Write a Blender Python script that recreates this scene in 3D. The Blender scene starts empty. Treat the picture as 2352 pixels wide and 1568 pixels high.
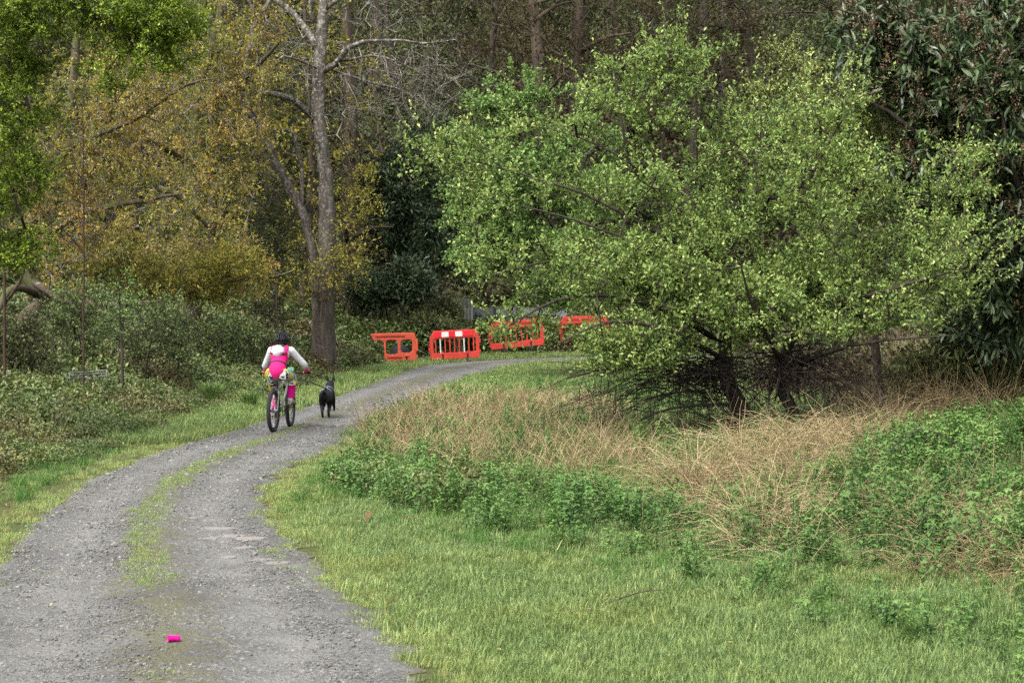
import bpy, bmesh, math, random
import numpy as np
from mathutils import Vector, Matrix
R = math.radians
rng = np.random.default_rng(7)
random.seed(7)
sc = bpy.context.scene
C = sc.collection
# ---------------------------------------------------------------- camera, sky, sun, exposure
F, CX, CY, EYE = 4573.0, 1176.0, 784.0, 2.2
PITCH = math.atan(124 / F)
cam = bpy.data.objects.new('camera', bpy.data.cameras.new('camera'))
C.objects.link(cam); sc.camera = cam
cam.data.sensor_width = 36; cam.data.lens = 70; cam.data.clip_end = 900; cam.data.clip_start = 0.1
cam.location = (0, 0, EYE); cam.rotation_euler = (R(90) - PITCH, 0, 0)
cam.data.dof.use_dof = True; cam.data.dof.focus_distance = 27; cam.data.dof.aperture_fstop = 8
SUN_EL, SUN_AZ = 52, 215            # azimuth clockwise from +Y: behind the camera, to the left
w = bpy.data.worlds.new('World'); sc.world = w; w.use_nodes = True
nt = w.node_tree; bg = nt.nodes['Background']
sky = nt.nodes.new('ShaderNodeTexSky'); sky.sky_type = 'NISHITA'; sky.sun_disc = False
sky.sun_elevation = R(SUN_EL); sky.sun_rotation = R(SUN_AZ); sky.air_density = 1.6; sky.dust_density = 6; sky.ozone_density = 1
hs = nt.nodes.new('ShaderNodeHueSaturation'); hs.inputs['Saturation'].default_value = 0.18
nt.links.new(sky.outputs[0], hs.inputs['Color']); nt.links.new(hs.outputs[0], bg.inputs[0]); bg.inputs[1].default_value = 0.15
sl = bpy.data.lights.new('sun', 'SUN'); sl.energy = 1.25; sl.angle = R(28); sl.color = (1, .95, .87)
so = bpy.data.objects.new('sun', sl); C.objects.link(so)
sd = Vector((math.sin(R(SUN_AZ)) * math.cos(R(SUN_EL)), math.cos(R(SUN_AZ)) * math.cos(R(SUN_EL)), math.sin(R(SUN_EL))))
so.rotation_euler = sd.to_track_quat('Z', 'Y').to_euler(); so.location = sd * 50
sc.view_settings.view_transform = 'Standard'; sc.view_settings.look = 'None'
sc.view_settings.exposure = 1.55; sc.view_settings.gamma = 1
cy = sc.cycles; cy.volume_bounces = 0
cy.max_bounces = 5; cy.diffuse_bounces = 3; cy.glossy_bounces = 2; cy.transmission_bounces = 3; cy.transparent_max_bounces = 4
cy.use_denoising = False

# ---------------------------------------------------------------- helpers
def ray(x, y):
    cx, cyy = (x - CX) / F, (CY - y) / F
    c, s = math.cos(PITCH), math.sin(PITCH)
    return np.array([cx, c + s * cyy, -s + c * cyy])
def P(x, y, Y):                      # the world point seen at photo position x, y, Y metres away
    r = ray(x, y); return np.array([0, 0, EYE]) + r * (Y / r[1])
def G(x, y):                         # the same on level ground
    r = ray(x, y); return np.array([0, 0, EYE]) + r * (-EYE / r[2])
def nrm(v): return v / np.maximum(np.linalg.norm(v, axis=-1, keepdims=True), 1e-9)
_lat = rng.random((256, 256))
def vnoise(x, y, s=1.0, o=0):
    x = np.asarray(x) * s + 31.7 * o; y = np.asarray(y) * s + 17.3 * o
    xi = np.floor(x).astype(int); yi = np.floor(y).astype(int); fx = x - xi; fy = y - yi
    fx = fx * fx * (3 - 2 * fx); fy = fy * fy * (3 - 2 * fy)
    g = lambda a, b: _lat[a & 255, b & 255]
    return (g(xi, yi) * (1 - fx) + g(xi + 1, yi) * fx) * (1 - fy) + (g(xi, yi + 1) * (1 - fx) + g(xi + 1, yi + 1) * fx) * fy
def fbm(x, y, s=1.0, o=0): return (vnoise(x, y, s, o) + .5 * vnoise(x, y, s * 2.1, o + 1) + .25 * vnoise(x, y, s * 4.3, o + 2)) / 1.75
def ss(a, b, x): t = np.clip((x - a) / (b - a), 0, 1); return t * t * (3 - 2 * t)

def mesh_np(name, V, Fs, attrs=None, smooth=False):
    V = np.asarray(V, dtype=np.float32); me = bpy.data.meshes.new(name)
    Fs = [np.asarray(f, dtype=np.int32) for f in (Fs if isinstance(Fs, (list, tuple)) else [Fs])]
    Fs = [f for f in Fs if len(f)]
    nl = sum(f.size for f in Fs); nf = sum(len(f) for f in Fs)
    me.vertices.add(len(V)); me.vertices.foreach_set('co', V.ravel())
    me.loops.add(nl); me.loops.foreach_set('vertex_index', np.concatenate([f.ravel() for f in Fs]) if Fs else [])
    tot = np.concatenate([np.full(len(f), f.shape[1], np.int32) for f in Fs]) if Fs else np.zeros(0, np.int32)
    me.polygons.add(nf); me.polygons.foreach_set('loop_start', np.concatenate([[0], np.cumsum(tot)[:-1]]).astype(np.int32) if nf else [])
    if nf: me.polygons.foreach_set('use_smooth', np.full(nf, smooth))
    for k, a in (attrs or {}).items():
        a = np.asarray(a, dtype=np.float32)
        at = me.attributes.new(k, 'FLOAT', 'POINT'); at.data.foreach_set('value', a.ravel())
    me.update(calc_edges=True); me.validate() if False else None
    return me
def obj(name, me, mat=None, parent=None, **props):
    o = bpy.data.objects.new(name, me)
    if mat and not me.materials: me.materials.append(mat)
    C.objects.link(o)
    if parent: o.parent = parent
    for k, v in props.items(): o[k] = v
    return o
def thing(name, label, cat, loc=(0, 0, 0), rz=0, group=None, rot=None):
    o = bpy.data.objects.new(name, None); C.objects.link(o); o.location = loc
    o.rotation_euler = rot or (0, 0, rz); o['label'] = label; o['category'] = cat; o.empty_display_size = .2
    if group: o['group'] = group
    return o
def tag(o, label, cat, group=None):
    o['label'] = label; o['category'] = cat
    if group: o['group'] = group
    return o
class Acc:                           # collects geometry for one mesh
    def __init__(s): s.V = []; s.F3 = []; s.F4 = []; s.T = []; s.n = 0
    def add(s, V, F, t=None):
        V = np.asarray(V, float).reshape(-1, 3); F = np.asarray(F, int)
        (s.F3 if F.shape[1] == 3 else s.F4).append(F + s.n); s.V.append(V)
        s.T.append(np.full(len(V), .5) if t is None else np.broadcast_to(t, (len(V),))); s.n += len(V)
    def mesh(s, name, smooth=False):
        return mesh_np(name, np.concatenate(s.V), [np.concatenate(f) for f in (s.F3, s.F4) if f], {'tint': np.concatenate(s.T)}, smooth)
def frames(d):
    d = nrm(d); up = np.where(np.abs(d[..., 2:3]) > .9, np.array([1., 0, 0]), np.array([0, 0, 1.]))
    u = nrm(np.cross(d, up)); return u, np.cross(u, d)
def tubes(acc, PTS, RAD, K=4, t=None):    # PTS (N,M,3), RAD (N,M)
    PTS = np.asarray(PTS, float); RAD = np.asarray(RAD, float)
    if not len(PTS): return
    N, M, _ = PTS.shape
    d = np.gradient(PTS, axis=1); u, v = frames(d)
    # keep frames consistent along a line
    for j in range(1, M):
        uj = u[:, j - 1] - (u[:, j - 1] * nrm(d[:, j])).sum(-1, keepdims=True) * nrm(d[:, j]); u[:, j] = nrm(uj); v[:, j] = np.cross(nrm(d[:, j]), u[:, j])
    a = np.arange(K) / K * 2 * np.pi
    ring = PTS[:, :, None] + RAD[:, :, None, None] * (np.cos(a)[None, None, :, None] * u[:, :, None] + np.sin(a)[None, None, :, None] * v[:, :, None])
    idx = np.arange(N * M * K).reshape(N, M, K)
    A, B = idx[:, :-1], idx[:, 1:]
    F_ = np.stack([A, np.roll(A, -1, 2), np.roll(B, -1, 2), B], -1).reshape(-1, 4)
    tt = None if t is None else np.repeat(np.broadcast_to(t, (N,)), M * K)
    acc.add(ring.reshape(-1, 3), F_, tt)
def smooth_line(pts, rad, n):
    pts = np.asarray(pts, float); rad = np.asarray(rad, float); m = len(pts)
    t = np.linspace(0, m - 1, n); i = np.clip(t.astype(int), 0, m - 2); f = (t - i)[:, None]
    g = lambda k: pts[np.clip(k, 0, m - 1)]
    p0, p1, p2, p3 = g(i - 1), g(i), g(i + 1), g(i + 2)
    out = .5 * (2 * p1 + (p2 - p0) * f + (2 * p0 - 5 * p1 + 4 * p2 - p3) * f ** 2 + (3 * p1 - p0 - 3 * p2 + p3) * f ** 3)
    return out, np.interp(t, np.arange(m), rad)
# leaf templates: x along the leaf, y across, z up
DIAM = (np.array([[0, 0, 0], [.45, -.5, .12], [1, 0, -.05], [.45, .5, .12]]), np.array([[0, 1, 2], [0, 2, 3]]))
OVAL = (np.array([[0, 0, 0], [.3, -.45, .1], [.7, -.4, .06], [1, 0, -.12], [.7, .4, .06], [.3, .45, .1], [.5, 0, 0]]),
        np.array([[0, 1, 6], [1, 2, 6], [2, 3, 6], [3, 4, 6], [4, 5, 6], [5, 0, 6]]))
def leaves(acc, pos, axis, up, L, W, t, tpl=DIAM):
    pos = pos.reshape(-1, 3); n = len(pos); axis = nrm(axis.reshape(-1, 3)); up = np.broadcast_to(up, (n, 3))
    s = nrm(np.cross(up, axis)); z = np.cross(axis, s)
    L = np.broadcast_to(L, (n,)).reshape(n, 1, 1); W = np.broadcast_to(W, (n,)).reshape(n, 1, 1)
    T, Fc = tpl; k = len(T)
    V = pos[:, None] + T[None, :, 0:1] * L * axis[:, None] + T[None, :, 1:2] * W * s[:, None] + T[None, :, 2:3] * W * 1.5 * z[:, None]
    acc.add(V.reshape(-1, 3), (Fc[None] + (np.arange(n) * k)[:, None, None]).reshape(-1, 3), np.repeat(np.broadcast_to(t, (n,)), k))
def rdir(n): return nrm(rng.normal(size=(n, 3)))

# ---------------------------------------------------------------- materials
def newmat(name):
    m = bpy.data.materials.new(name); m.use_nodes = True; n = m.node_tree
    n.nodes.clear(); out = n.nodes.new('ShaderNodeOutputMaterial'); return m, n, out
def ramp(n, stops, src):
    r = n.nodes.new('ShaderNodeValToRGB'); e = r.color_ramp.elements
    while len(e) < len(stops): e.new(.5)
    for k, (p, c) in enumerate(stops): e[k].position = p; e[k].color = (*c, 1)
    n.links.new(src, r.inputs[0]); return r.outputs[0]
def noise(n, scale, detail=3, rough=.55, vec=None, dim=None):
    t = n.nodes.new('ShaderNodeTexNoise'); t.inputs['Scale'].default_value = scale; t.inputs['Detail'].default_value = detail
    t.inputs['Roughness'].default_value = rough
    if vec: n.links.new(vec, t.inputs['Vector'])
    return t.outputs['Fac']
def math_(n, op, a, b=None, clamp=False):
    m = n.nodes.new('ShaderNodeMath'); m.operation = op; m.use_clamp = clamp
    for i, v in enumerate((a, b)):
        if v is None: continue
        if isinstance(v, (int, float)): m.inputs[i].default_value = v
        else: n.links.new(v, m.inputs[i])
    return m.outputs[0]
def mix(n, f, a, b):
    m = n.nodes.new('ShaderNodeMix'); m.data_type = 'RGBA'
    for sck, v in ((0, f), (6, a), (7, b)):
        if isinstance(v, (int, float)): m.inputs[sck].default_value = v
        elif isinstance(v, tuple): m.inputs[sck].default_value = (*v, 1)
        else: n.links.new(v, m.inputs[sck])
    return m.outputs[2]
def pos_(n): return n.nodes.new('ShaderNodeNewGeometry').outputs['Position']
def attr(n, name, typ='GEOMETRY'):
    a = n.nodes.new('ShaderNodeAttribute'); a.attribute_name = name; a.attribute_type = typ; return a.outputs['Fac']
def prin(n, out, col, rough=.6, spec=.5, metal=0, bump=None, bstr=.3, bdist=.01):
    b = n.nodes.new('ShaderNodeBsdfPrincipled')
    if isinstance(col, tuple): b.inputs['Base Color'].default_value = (*col, 1)
    else: n.links.new(col, b.inputs['Base Color'])
    if isinstance(rough, (int, float)): b.inputs['Roughness'].default_value = rough
    else: n.links.new(rough, b.inputs['Roughness'])
    b.inputs['Specular IOR Level'].default_value = spec; b.inputs['Metallic'].default_value = metal
    if bump is not None:
        q = n.nodes.new('ShaderNodeBump'); q.inputs['Strength'].default_value = bstr; q.inputs['Distance'].default_value = bdist
        n.links.new(bump, q.inputs['Height']); n.links.new(q.outputs[0], b.inputs['Normal'])
    if out: n.links.new(b.outputs[0], out.inputs[0])
    return b
def leafmat(name, stops, rough=.45, spec=.4, trans=.3, inst=False, patch=None, pscale=.6, pthr=(.42, .62)):
    m, n, out = newmat(name)
    t = attr(n, 'tint')
    if inst:
        t2 = attr(n, 'shade', 'INSTANCER'); t = math_(n, 'ADD', math_(n, 'MULTIPLY', t, .6), math_(n, 'MULTIPLY', t2, .4))
    c = ramp(n, stops, t)
    if patch:
        f = ramp(n, [(pthr[0], (0, 0, 0)), (pthr[1], (1, 1, 1))], noise(n, pscale, 3, .6, pos_(n)))
        c = mix(n, f, c, patch if isinstance(patch, tuple) else ramp(n, patch, t))
    b = prin(n, None, c, rough, spec)
    tr = n.nodes.new('ShaderNodeBsdfTranslucent'); n.links.new(c, tr.inputs[0])
    mx = n.nodes.new('ShaderNodeMixShader'); mx.inputs[0].default_value = trans
    n.links.new(b.outputs[0], mx.inputs[1]); n.links.new(tr.outputs[0], mx.inputs[2]); n.links.new(mx.outputs[0], out.inputs[0])
    return m
def barkmat(name, a, b, scale=6, lichen=None, lsc=5, lthr=.55, moss=None, st=.18, lz=None):
    m, n, out = newmat(name)
    mp = n.nodes.new('ShaderNodeMapping'); mp.inputs['Scale'].default_value = (1, 1, st); n.links.new(pos_(n), mp.inputs[0])
    f = noise(n, scale * 2.2, 5, .65, mp.outputs[0]); c = mix(n, ramp(n, [(.35, (0, 0, 0)), (.65, (1, 1, 1))], f), a, b)
    if lichen:
        g = ramp(n, [(lthr, (0, 0, 0)), (lthr + .07, (1, 1, 1))], noise(n, lsc, 6, .7, pos_(n)))
        if lz:                       # lichen grows higher up the stem
            sp = n.nodes.new('ShaderNodeSeparateXYZ'); n.links.new(pos_(n), sp.inputs[0]); g = math_(n, 'MULTIPLY', g, math_(n, 'DIVIDE', math_(n, 'SUBTRACT', sp.outputs[2], lz[0]), lz[1] - lz[0], True))
        c = mix(n, g, c, lichen)
    if moss:
        g = ramp(n, [(.5, (0, 0, 0)), (.62, (1, 1, 1))], noise(n, 2.2, 4, .6, pos_(n))); c = mix(n, g, c, moss)
    prin(n, out, c, .85, .2, bump=f, bstr=.8, bdist=.03); return m
def plain(name, col, rough=.6, spec=.5, metal=0, var=.25, scale=9, bump=0):
    m, n, out = newmat(name)
    f = noise(n, scale, 4, .6, pos_(n)); d = tuple(c * (1 - var) for c in col)
    prin(n, out, mix(n, f, d, tuple(min(1, c * (1 + var * .6)) for c in col)), rough, spec, metal, bump=f if bump else None, bstr=bump); return m
# ---------------------------------------------------------------- track edges and terrain
LE = [(-330, 1900), (-200, 1590), (-110, 1430), (-55, 1350), (0, 1285), (60, 1215), (130, 1152), (220, 1097), (330, 1052), (430, 1020), (540, 990), (620, 962), (700, 937), (770, 912), (860, 879), (930, 852), (985, 840), (1060, 832), (1150, 826)]
RE = [(1180, 1900), (960, 1590), (890, 1480), (800, 1390), (705, 1300), (640, 1240), (600, 1175), (605, 1130), (660, 1075), (750, 1035), (810, 1000), (850, 975), (910, 945), (970, 916), (1040, 888), (1090, 868), (1150, 848), (1210, 836)]
lw = np.array([G(*p) for p in LE]); rw = np.array([G(*p) for p in RE])
LY = np.r_[-30, 2, lw[:, 1], 62.2, 64, 66]; LX = np.r_[-4, -2.4, lw[:, 0], 1.0, 5, 14]
RY = np.r_[-30, 2, rw[:, 1], 59.5, 60.5, 61.5]; RX = np.r_[3, .6, rw[:, 0], 2.5, 6, 14]
def xL(y): return np.interp(y, LY, LX)
def xR(y): return np.interp(y, RY, RX)
BE = [(-700, 1330), (-100, 1165), (60, 1108), (200, 1052), (330, 1005), (440, 968), (560, 935), (700, 886), (830, 843), (905, 822), (960, 812), (1010, 806)]
bw = np.array([G(*p) for p in BE]); BY = np.r_[-30, bw[:, 1], 80]; BX = np.r_[bw[0, 0] - 8, bw[:, 0], bw[-1, 0]]
def xB(y): return np.interp(y, BY, BX)       # edge of the brambles on the left
def height(x, y):
    x = np.asarray(x, float); y = np.asarray(y, float)
    s = xL(np.minimum(y, 60)) - x; s2 = x - xR(np.minimum(y, 60))
    near = ss(8, 20, y)
    lump = (fbm(x, y, .7, 3) - .5) * .35
    sb = xB(y) - x
    h = near * (np.maximum(0, sb) * .06 * ss(0, 3, sb) + lump * ss(.3, 3, sb)) + 1.5 * ss(47, 64, y) * ss(0, 5, sb)
    h = h + ss(.6, 5, s2) * (fbm(x, y, .45, 5) - .45) * .35 * ss(60, 50, y) * ss(3, 14, y)
    h = h + .36 * ss(2.5, 8, x) * np.exp(-((y - 24) / 6) ** 2)
    y0 = 66 - .1 * np.abs(x)
    u = np.maximum(0, y - y0)
    h = h + ss(0, 6, u) * .9 + np.maximum(0, u - 7) * .42 + (fbm(x, y, .12, 9) - .5) * 3 * ss(10, 30, u)
    h = h + (fbm(x, y, 1.3, 11) - .5) * .05 * np.clip(np.maximum(s, s2), 0, 1)
    return np.minimum(h, 26)
def inpoly(x, y, poly):
    c = np.zeros(len(x), bool); n = len(poly)
    for i in range(n):
        x1, y1 = poly[i]; x2, y2 = poly[i - 1]
        k = ((y1 > y) != (y2 > y)) & (x < (x2 - x1) * (y - y1) / (y2 - y1 + 1e-12) + x1); c ^= k
    return c
def ontrack(x, y, m=0.0): return (x > xL(y) - m) & (x < xR(y) + m) & (y < 66)
def scatter(pxpoly, dens, maxn=200000):
    """points on the ground inside an outline given by photo positions of its corners; dens(x,y) per square metre, or a number"""
    poly = [tuple(G(*p)[:2]) if len(p) == 2 else (p[0], p[1]) for p in pxpoly]
    xs = [p[0] for p in poly]; ys = [p[1] for p in poly]; A = (max(xs) - min(xs)) * (max(ys) - min(ys))
    dm = dens if isinstance(dens, (int, float)) else dens.mx
    n = int(min(A * dm, 3e6)); x = rng.uniform(min(xs), max(xs), n); y = rng.uniform(min(ys), max(ys), n)
    k = inpoly(x, y, poly)
    x, y = x[k], y[k]
    if not isinstance(dens, (int, float)):
        k = rng.random(len(x)) * dm < dens(x, y); x, y = x[k], y[k]
    return x[:maxn], y[:maxn]
class D:
    def __init__(s, f, mx): s.f = f; s.mx = mx
    def __call__(s, x, y): return s.f(x, y)

gx = np.concatenate([-np.geomspace(24, 320, 26)[::-1], np.arange(-23.5, 23.6, .5), np.geomspace(24, 320, 26)])
gy = np.concatenate([-np.geomspace(6, 120, 12)[::-1], np.arange(-5.5, 76, .5), np.geomspace(76.5, 420, 60)])
X, Y = np.meshgrid(gx, gy); Z = height(X, Y)
idx = np.arange(X.size).reshape(X.shape)
quads = np.stack([idx[:-1, :-1], idx[:-1, 1:], idx[1:, 1:], idx[1:, :-1]], -1).reshape(-1, 4)
m, n, out = newmat('ground')
p = pos_(n); f1 = noise(n, .9, 4, .6, p); f2 = noise(n, 14, 4, .7, p)
c = mix(n, ramp(n, [(.4, (0, 0, 0)), (.6, (1, 1, 1))], f1), (.045, .062, .018), (.075, .082, .026))
c = mix(n, ramp(n, [(.45, (0, 0, 0)), (.62, (1, 1, 1))], f2), c, (.04, .032, .02))
sx = n.nodes.new('ShaderNodeSeparateXYZ'); n.links.new(p, sx.inputs[0])
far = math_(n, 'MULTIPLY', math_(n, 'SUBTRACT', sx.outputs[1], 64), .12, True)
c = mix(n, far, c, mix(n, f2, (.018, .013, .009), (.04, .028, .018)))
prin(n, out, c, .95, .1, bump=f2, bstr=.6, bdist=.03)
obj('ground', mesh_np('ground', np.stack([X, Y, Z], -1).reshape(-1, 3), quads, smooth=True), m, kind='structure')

# the track: a ribbon with ragged edges
ty = np.concatenate([np.arange(-4, 10, .4), np.arange(10, 30, .06), np.arange(30, 50, .12), np.arange(50, 64.5, .1)])
NU = 44
uu = np.linspace(0, 1, NU)
a = xL(ty) + .16 * (vnoise(ty, 0 * ty, 2.2, 1) - .5) + .12 * (vnoise(ty, 0 * ty, 8, 2) - .5)
b = xR(ty) + .10 * ss(24, 16, ty) + .2 * (vnoise(ty, 0 * ty, 1.7, 5) - .5) + .16 * (vnoise(ty, 0 * ty, 9, 7) - .5)
TX = a[:, None] * (1 - uu) + b[:, None] * uu; TY = np.repeat(ty[:, None], NU, 1)
rut = -.022 * (np.exp(-((uu - .22) / .13) ** 2) + np.exp(-((uu - .78) / .13) ** 2)) + .022 * np.exp(-((uu - .5) / .1) ** 2)
edge = ss(0, .08, uu) * ss(1, .92, uu)
TZ = np.maximum(height(TX, TY), 0) * 0 + .03 * edge + .004 + rut * edge + (fbm(TX, TY, 3, 4) - .5) * .02 * edge + height(TX, TY) * (1 - 0 * edge)
idx = np.arange(TX.size).reshape(TX.shape)
quads = np.stack([idx[:-1, :-1], idx[:-1, 1:], idx[1:, 1:], idx[1:, :-1]], -1).reshape(-1, 4)
m, n, out = newmat('track_gravel')
p = pos_(n); u = attr(n, 'u')
vo = n.nodes.new('ShaderNodeTexVoronoi'); vo.inputs['Scale'].default_value = 62; n.links.new(p, vo.inputs['Vector'])
vo2 = n.nodes.new('ShaderNodeTexVoronoi'); vo2.inputs['Scale'].default_value = 27; n.links.new(p, vo2.inputs['Vector'])
sep = n.nodes.new('ShaderNodeSeparateColor'); n.links.new(vo.outputs['Color'], sep.inputs[0])
sep2 = n.nodes.new('ShaderNodeSeparateColor'); n.links.new(vo2.outputs['Color'], sep2.inputs[0])
c = ramp(n, [(0, (.02, .02, .02)), (.35, (.040, .040, .038)), (.7, (.085, .084, .079)), (.95, (.16, .157, .145)), (1, (.32, .31, .27))], sep.outputs[0])
c2 = ramp(n, [(0, (.025, .025, .025)), (.6, (.078, .077, .072)), (1, (.14, .137, .125))], sep2.outputs[0])
c = mix(n, .35, c, c2)
d = ramp(n, [(.42, (0, 0, 0)), (.62, (1, 1, 1))], noise(n, 1.6, 5, .6, p))       # packed pale dust against loose dark chips
c = mix(n, math_(n, 'MULTIPLY', d, .5), c, (.105, .103, .097))
dk = ramp(n, [(.5, (0, 0, 0)), (.66, (1, 1, 1))], noise(n, .7, 4, .6, p))
c = mix(n, math_(n, 'MULTIPLY', dk, .6), c, (.034, .033, .033))
# brown soil and moss along the crown and the edges
mid = math_(n, 'ABSOLUTE', math_(n, 'SUBTRACT', u, .49)); mid = math_(n, 'SUBTRACT', 1, math_(n, 'MULTIPLY', mid, 4), True)
ed = math_(n, 'MULTIPLY', math_(n, 'SUBTRACT', math_(n, 'ABSOLUTE', math_(n, 'SUBTRACT', u, .5)), .4), 9, True)
nn = noise(n, 5, 6, .72, p)
r1 = math_(n, 'SUBTRACT', 1, math_(n, 'MULTIPLY', math_(n, 'ABSOLUTE', math_(n, 'SUBTRACT', u, .24)), 7), True)
r2 = math_(n, 'SUBTRACT', 1, math_(n, 'MULTIPLY', math_(n, 'ABSOLUTE', math_(n, 'SUBTRACT', u, .74)), 7), True)
rn = ramp(n, [(.35, (0, 0, 0)), (.6, (1, 1, 1))], noise(n, 2.8, 5, .65, p))
c = mix(n, math_(n, 'MULTIPLY', math_(n, 'MULTIPLY', math_(n, 'MAXIMUM', r1, r2), rn), .7), c, (.145, .142, .133))
ms = math_(n, 'MULTIPLY', math_(n, 'SUBTRACT', math_(n, 'ADD', nn, math_(n, 'MULTIPLY', math_(n, 'MAXIMUM', mid, ed), .42)), .72), 5, True)
c = mix(n, math_(n, 'MULTIPLY', ms, .75), c, mix(n, noise(n, 22, 3, .6, p), (.055, .045, .03), (.085, .09, .03)))
hgt = math_(n, 'ADD', vo.outputs['Distance'], math_(n, 'MULTIPLY', vo2.outputs['Distance'], 1.6))
prin(n, out, c, .8, .3, bump=hgt, bstr=.7, bdist=.012)
track = obj('gravel_track', mesh_np('gravel_track', np.stack([TX, TY, TZ], -1).reshape(-1, 3), quads, {'u': np.broadcast_to(uu, TX.shape)}, True), m, kind='structure')
def tz(x, y):
    u_ = np.clip((x - xL(y)) / (xR(y) - xL(y)), 0, 1); e = ss(0, .08, u_) * ss(1, .92, u_)
    return height(x, y) + .004 + e * (.03 - .022 * (np.exp(-((u_ - .22) / .13) ** 2) + np.exp(-((u_ - .78) / .13) ** 2)) + .022 * np.exp(-((u_ - .5) / .1) ** 2) + (fbm(x, y, 3, 4) - .5) * .02)

# ---------------------------------------------------------------- scattering of small plants (uncountable stuff only)
def template_set(name, meshes):
    col = bpy.data.collections.new(name)
    for i, me in enumerate(meshes):
        o = bpy.data.objects.new('%s_%02d' % (name, i), me); col.objects.link(o)
    return col
def scatter_stuff(name, label, col, nt_, x, y, z, scl, tint=None, tilt=.15, rotz=None):
    N = len(x); me = bpy.data.meshes.new(name); me.vertices.add(N)
    me.vertices.foreach_set('co', np.stack([x, y, z], -1).astype(np.float32).ravel())
    def at(k, typ, a, key='value'):
        q = me.attributes.new(k, typ, 'POINT'); q.data.foreach_set(key, np.asarray(a).ravel())
    rot = np.stack([rng.normal(0, tilt, N), rng.normal(0, tilt, N), rng.uniform(0, 6.283, N) if rotz is None else rotz], -1).astype(np.float32)
    at('rot', 'FLOAT_VECTOR', rot, 'vector'); at('scl', 'FLOAT', np.broadcast_to(scl, (N,)).astype(np.float32))
    at('pick', 'INT', rng.integers(0, nt_, N).astype(np.int32)); at('shade', 'FLOAT', (rng.random(N) if tint is None else tint).astype(np.float32))
    o = bpy.data.objects.new(name, me); C.objects.link(o); o['kind'] = 'stuff'; o['label'] = label
    ng = bpy.data.node_groups.new(name, 'GeometryNodeTree')
    ng.interface.new_socket('Geometry', in_out='INPUT', socket_type='NodeSocketGeometry'); ng.interface.new_socket('Geometry', in_out='OUTPUT', socket_type='NodeSocketGeometry')
    gi = ng.nodes.new('NodeGroupInput'); go = ng.nodes.new('NodeGroupOutput')
    ci = ng.nodes.new('GeometryNodeCollectionInfo'); ci.inputs['Collection'].default_value = col
    ci.inputs['Separate Children'].default_value = True; ci.inputs['Reset Children'].default_value = True
    ip = ng.nodes.new('GeometryNodeInstanceOnPoints'); ip.inputs['Pick Instance'].default_value = True
    def na(k, t):
        q = ng.nodes.new('GeometryNodeInputNamedAttribute'); q.data_type = t; q.inputs['Name'].default_value = k; return q.outputs['Attribute']
    L = ng.links.new
    L(gi.outputs[0], ip.inputs['Points']); L(ci.outputs[0], ip.inputs['Instance']); L(na('pick', 'INT'), ip.inputs['Instance Index'])
    L(na('rot', 'FLOAT_VECTOR'), ip.inputs['Rotation']); L(na('scl', 'FLOAT'), ip.inputs['Scale']); L(ip.outputs[0], go.inputs[0])
    md = o.modifiers.new('scatter', 'NODES'); md.node_group = ng
    return o

# ---------------------------------------------------------------- tree building
def ellip(n, cs):
    """points in a union of balls: cs = (px, py, Y, rx_px, ry_px, ry_m, weight)"""
    w_ = np.array([c[6] for c in cs], float); w_ /= w_.sum(); k = rng.choice(len(cs), n, p=w_)
    out = np.zeros((n, 3)); d = rdir(n) * (rng.random(n) ** .42)[:, None]
    for i, c in enumerate(cs):
        s = k == i; o_ = P(c[0], c[1], c[2]); sc_ = c[2] / F
        out[s] = o_ + d[s] * np.array([c[3] * sc_, c[5], c[4] * sc_])
    return out
def greedy(limbs, targets, step=.3, jit=.05, wpath=.25, arch=.12):
    pos = np.zeros((200000, 3)); par = np.full(200000, -1); pl = np.zeros(200000); n = 0; islimb = []
    for ln in limbs:
        j = -1
        if n: j = int(np.argmin(((pos[:n] - ln[0]) ** 2).sum(1)))
        for q in ln:
            pos[n] = q; par[n] = j; pl[n] = 0 if j < 0 else pl[j] + np.linalg.norm(q - pos[j]) * .5; j = n; n += 1
    nl = n
    d0 = np.array([((pos[:nl] - t) ** 2).sum(1).min() for t in targets]); order = np.argsort(d0)
    tips = np.zeros(len(targets), int)
    for ti in order:
        t = targets[ti]
        dd = np.sqrt(((pos[:n] - t) ** 2).sum(1)); j = int(np.argmin(dd + wpath * pl[:n])); L = dd[j]
        k = max(1, int(L / step)); a0 = pos[j].copy(); side = rng.normal(size=3) * arch * L; side[2] = abs(side[2]) * .7
        for q in range(1, k + 1):
            f = q / k; pt = a0 + (t - a0) * f + side * math.sin(f * math.pi) + (rng.normal(size=3) * jit if q < k else 0)
            pos[n] = pt; par[n] = j; pl[n] = pl[j] + np.linalg.norm(pt - pos[j]); j = n; n += 1
        tips[ti] = j
    cnt = np.zeros(n); cnt[tips] += 1
    for i in range(n - 1, nl - 1, -1):
        if par[i] >= 0: cnt[par[i]] += cnt[i]
    return pos[:n], par[:n], tips, cnt, nl
def sprays(pos, par, tips, m, L, up=.3, rnd=.8, M=4, droop=0.):
    """short curved twigs at each tip: returns (T*m, M, 3) lines"""
    T = len(tips); t = np.repeat(tips, m); d = nrm(pos[t] - pos[np.maximum(par[t], 0)])
    d = nrm(d + rdir(T * m) * rnd + np.array([0, 0, up])); ln = L * rng.uniform(.5, 1.25, T * m)
    s = np.linspace(0, 1, M); bend = rdir(T * m) * .25 + np.array([0, 0, -droop])
    st = pos[t] + (pos[np.maximum(par[t], 0)] - pos[t]) * rng.random((T * m, 1)) * .9
    return st[:, None] + ln[:, None, None] * (s[None, :, None] * d[:, None] + (s ** 2)[None, :, None] * bend[:, None])
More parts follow.
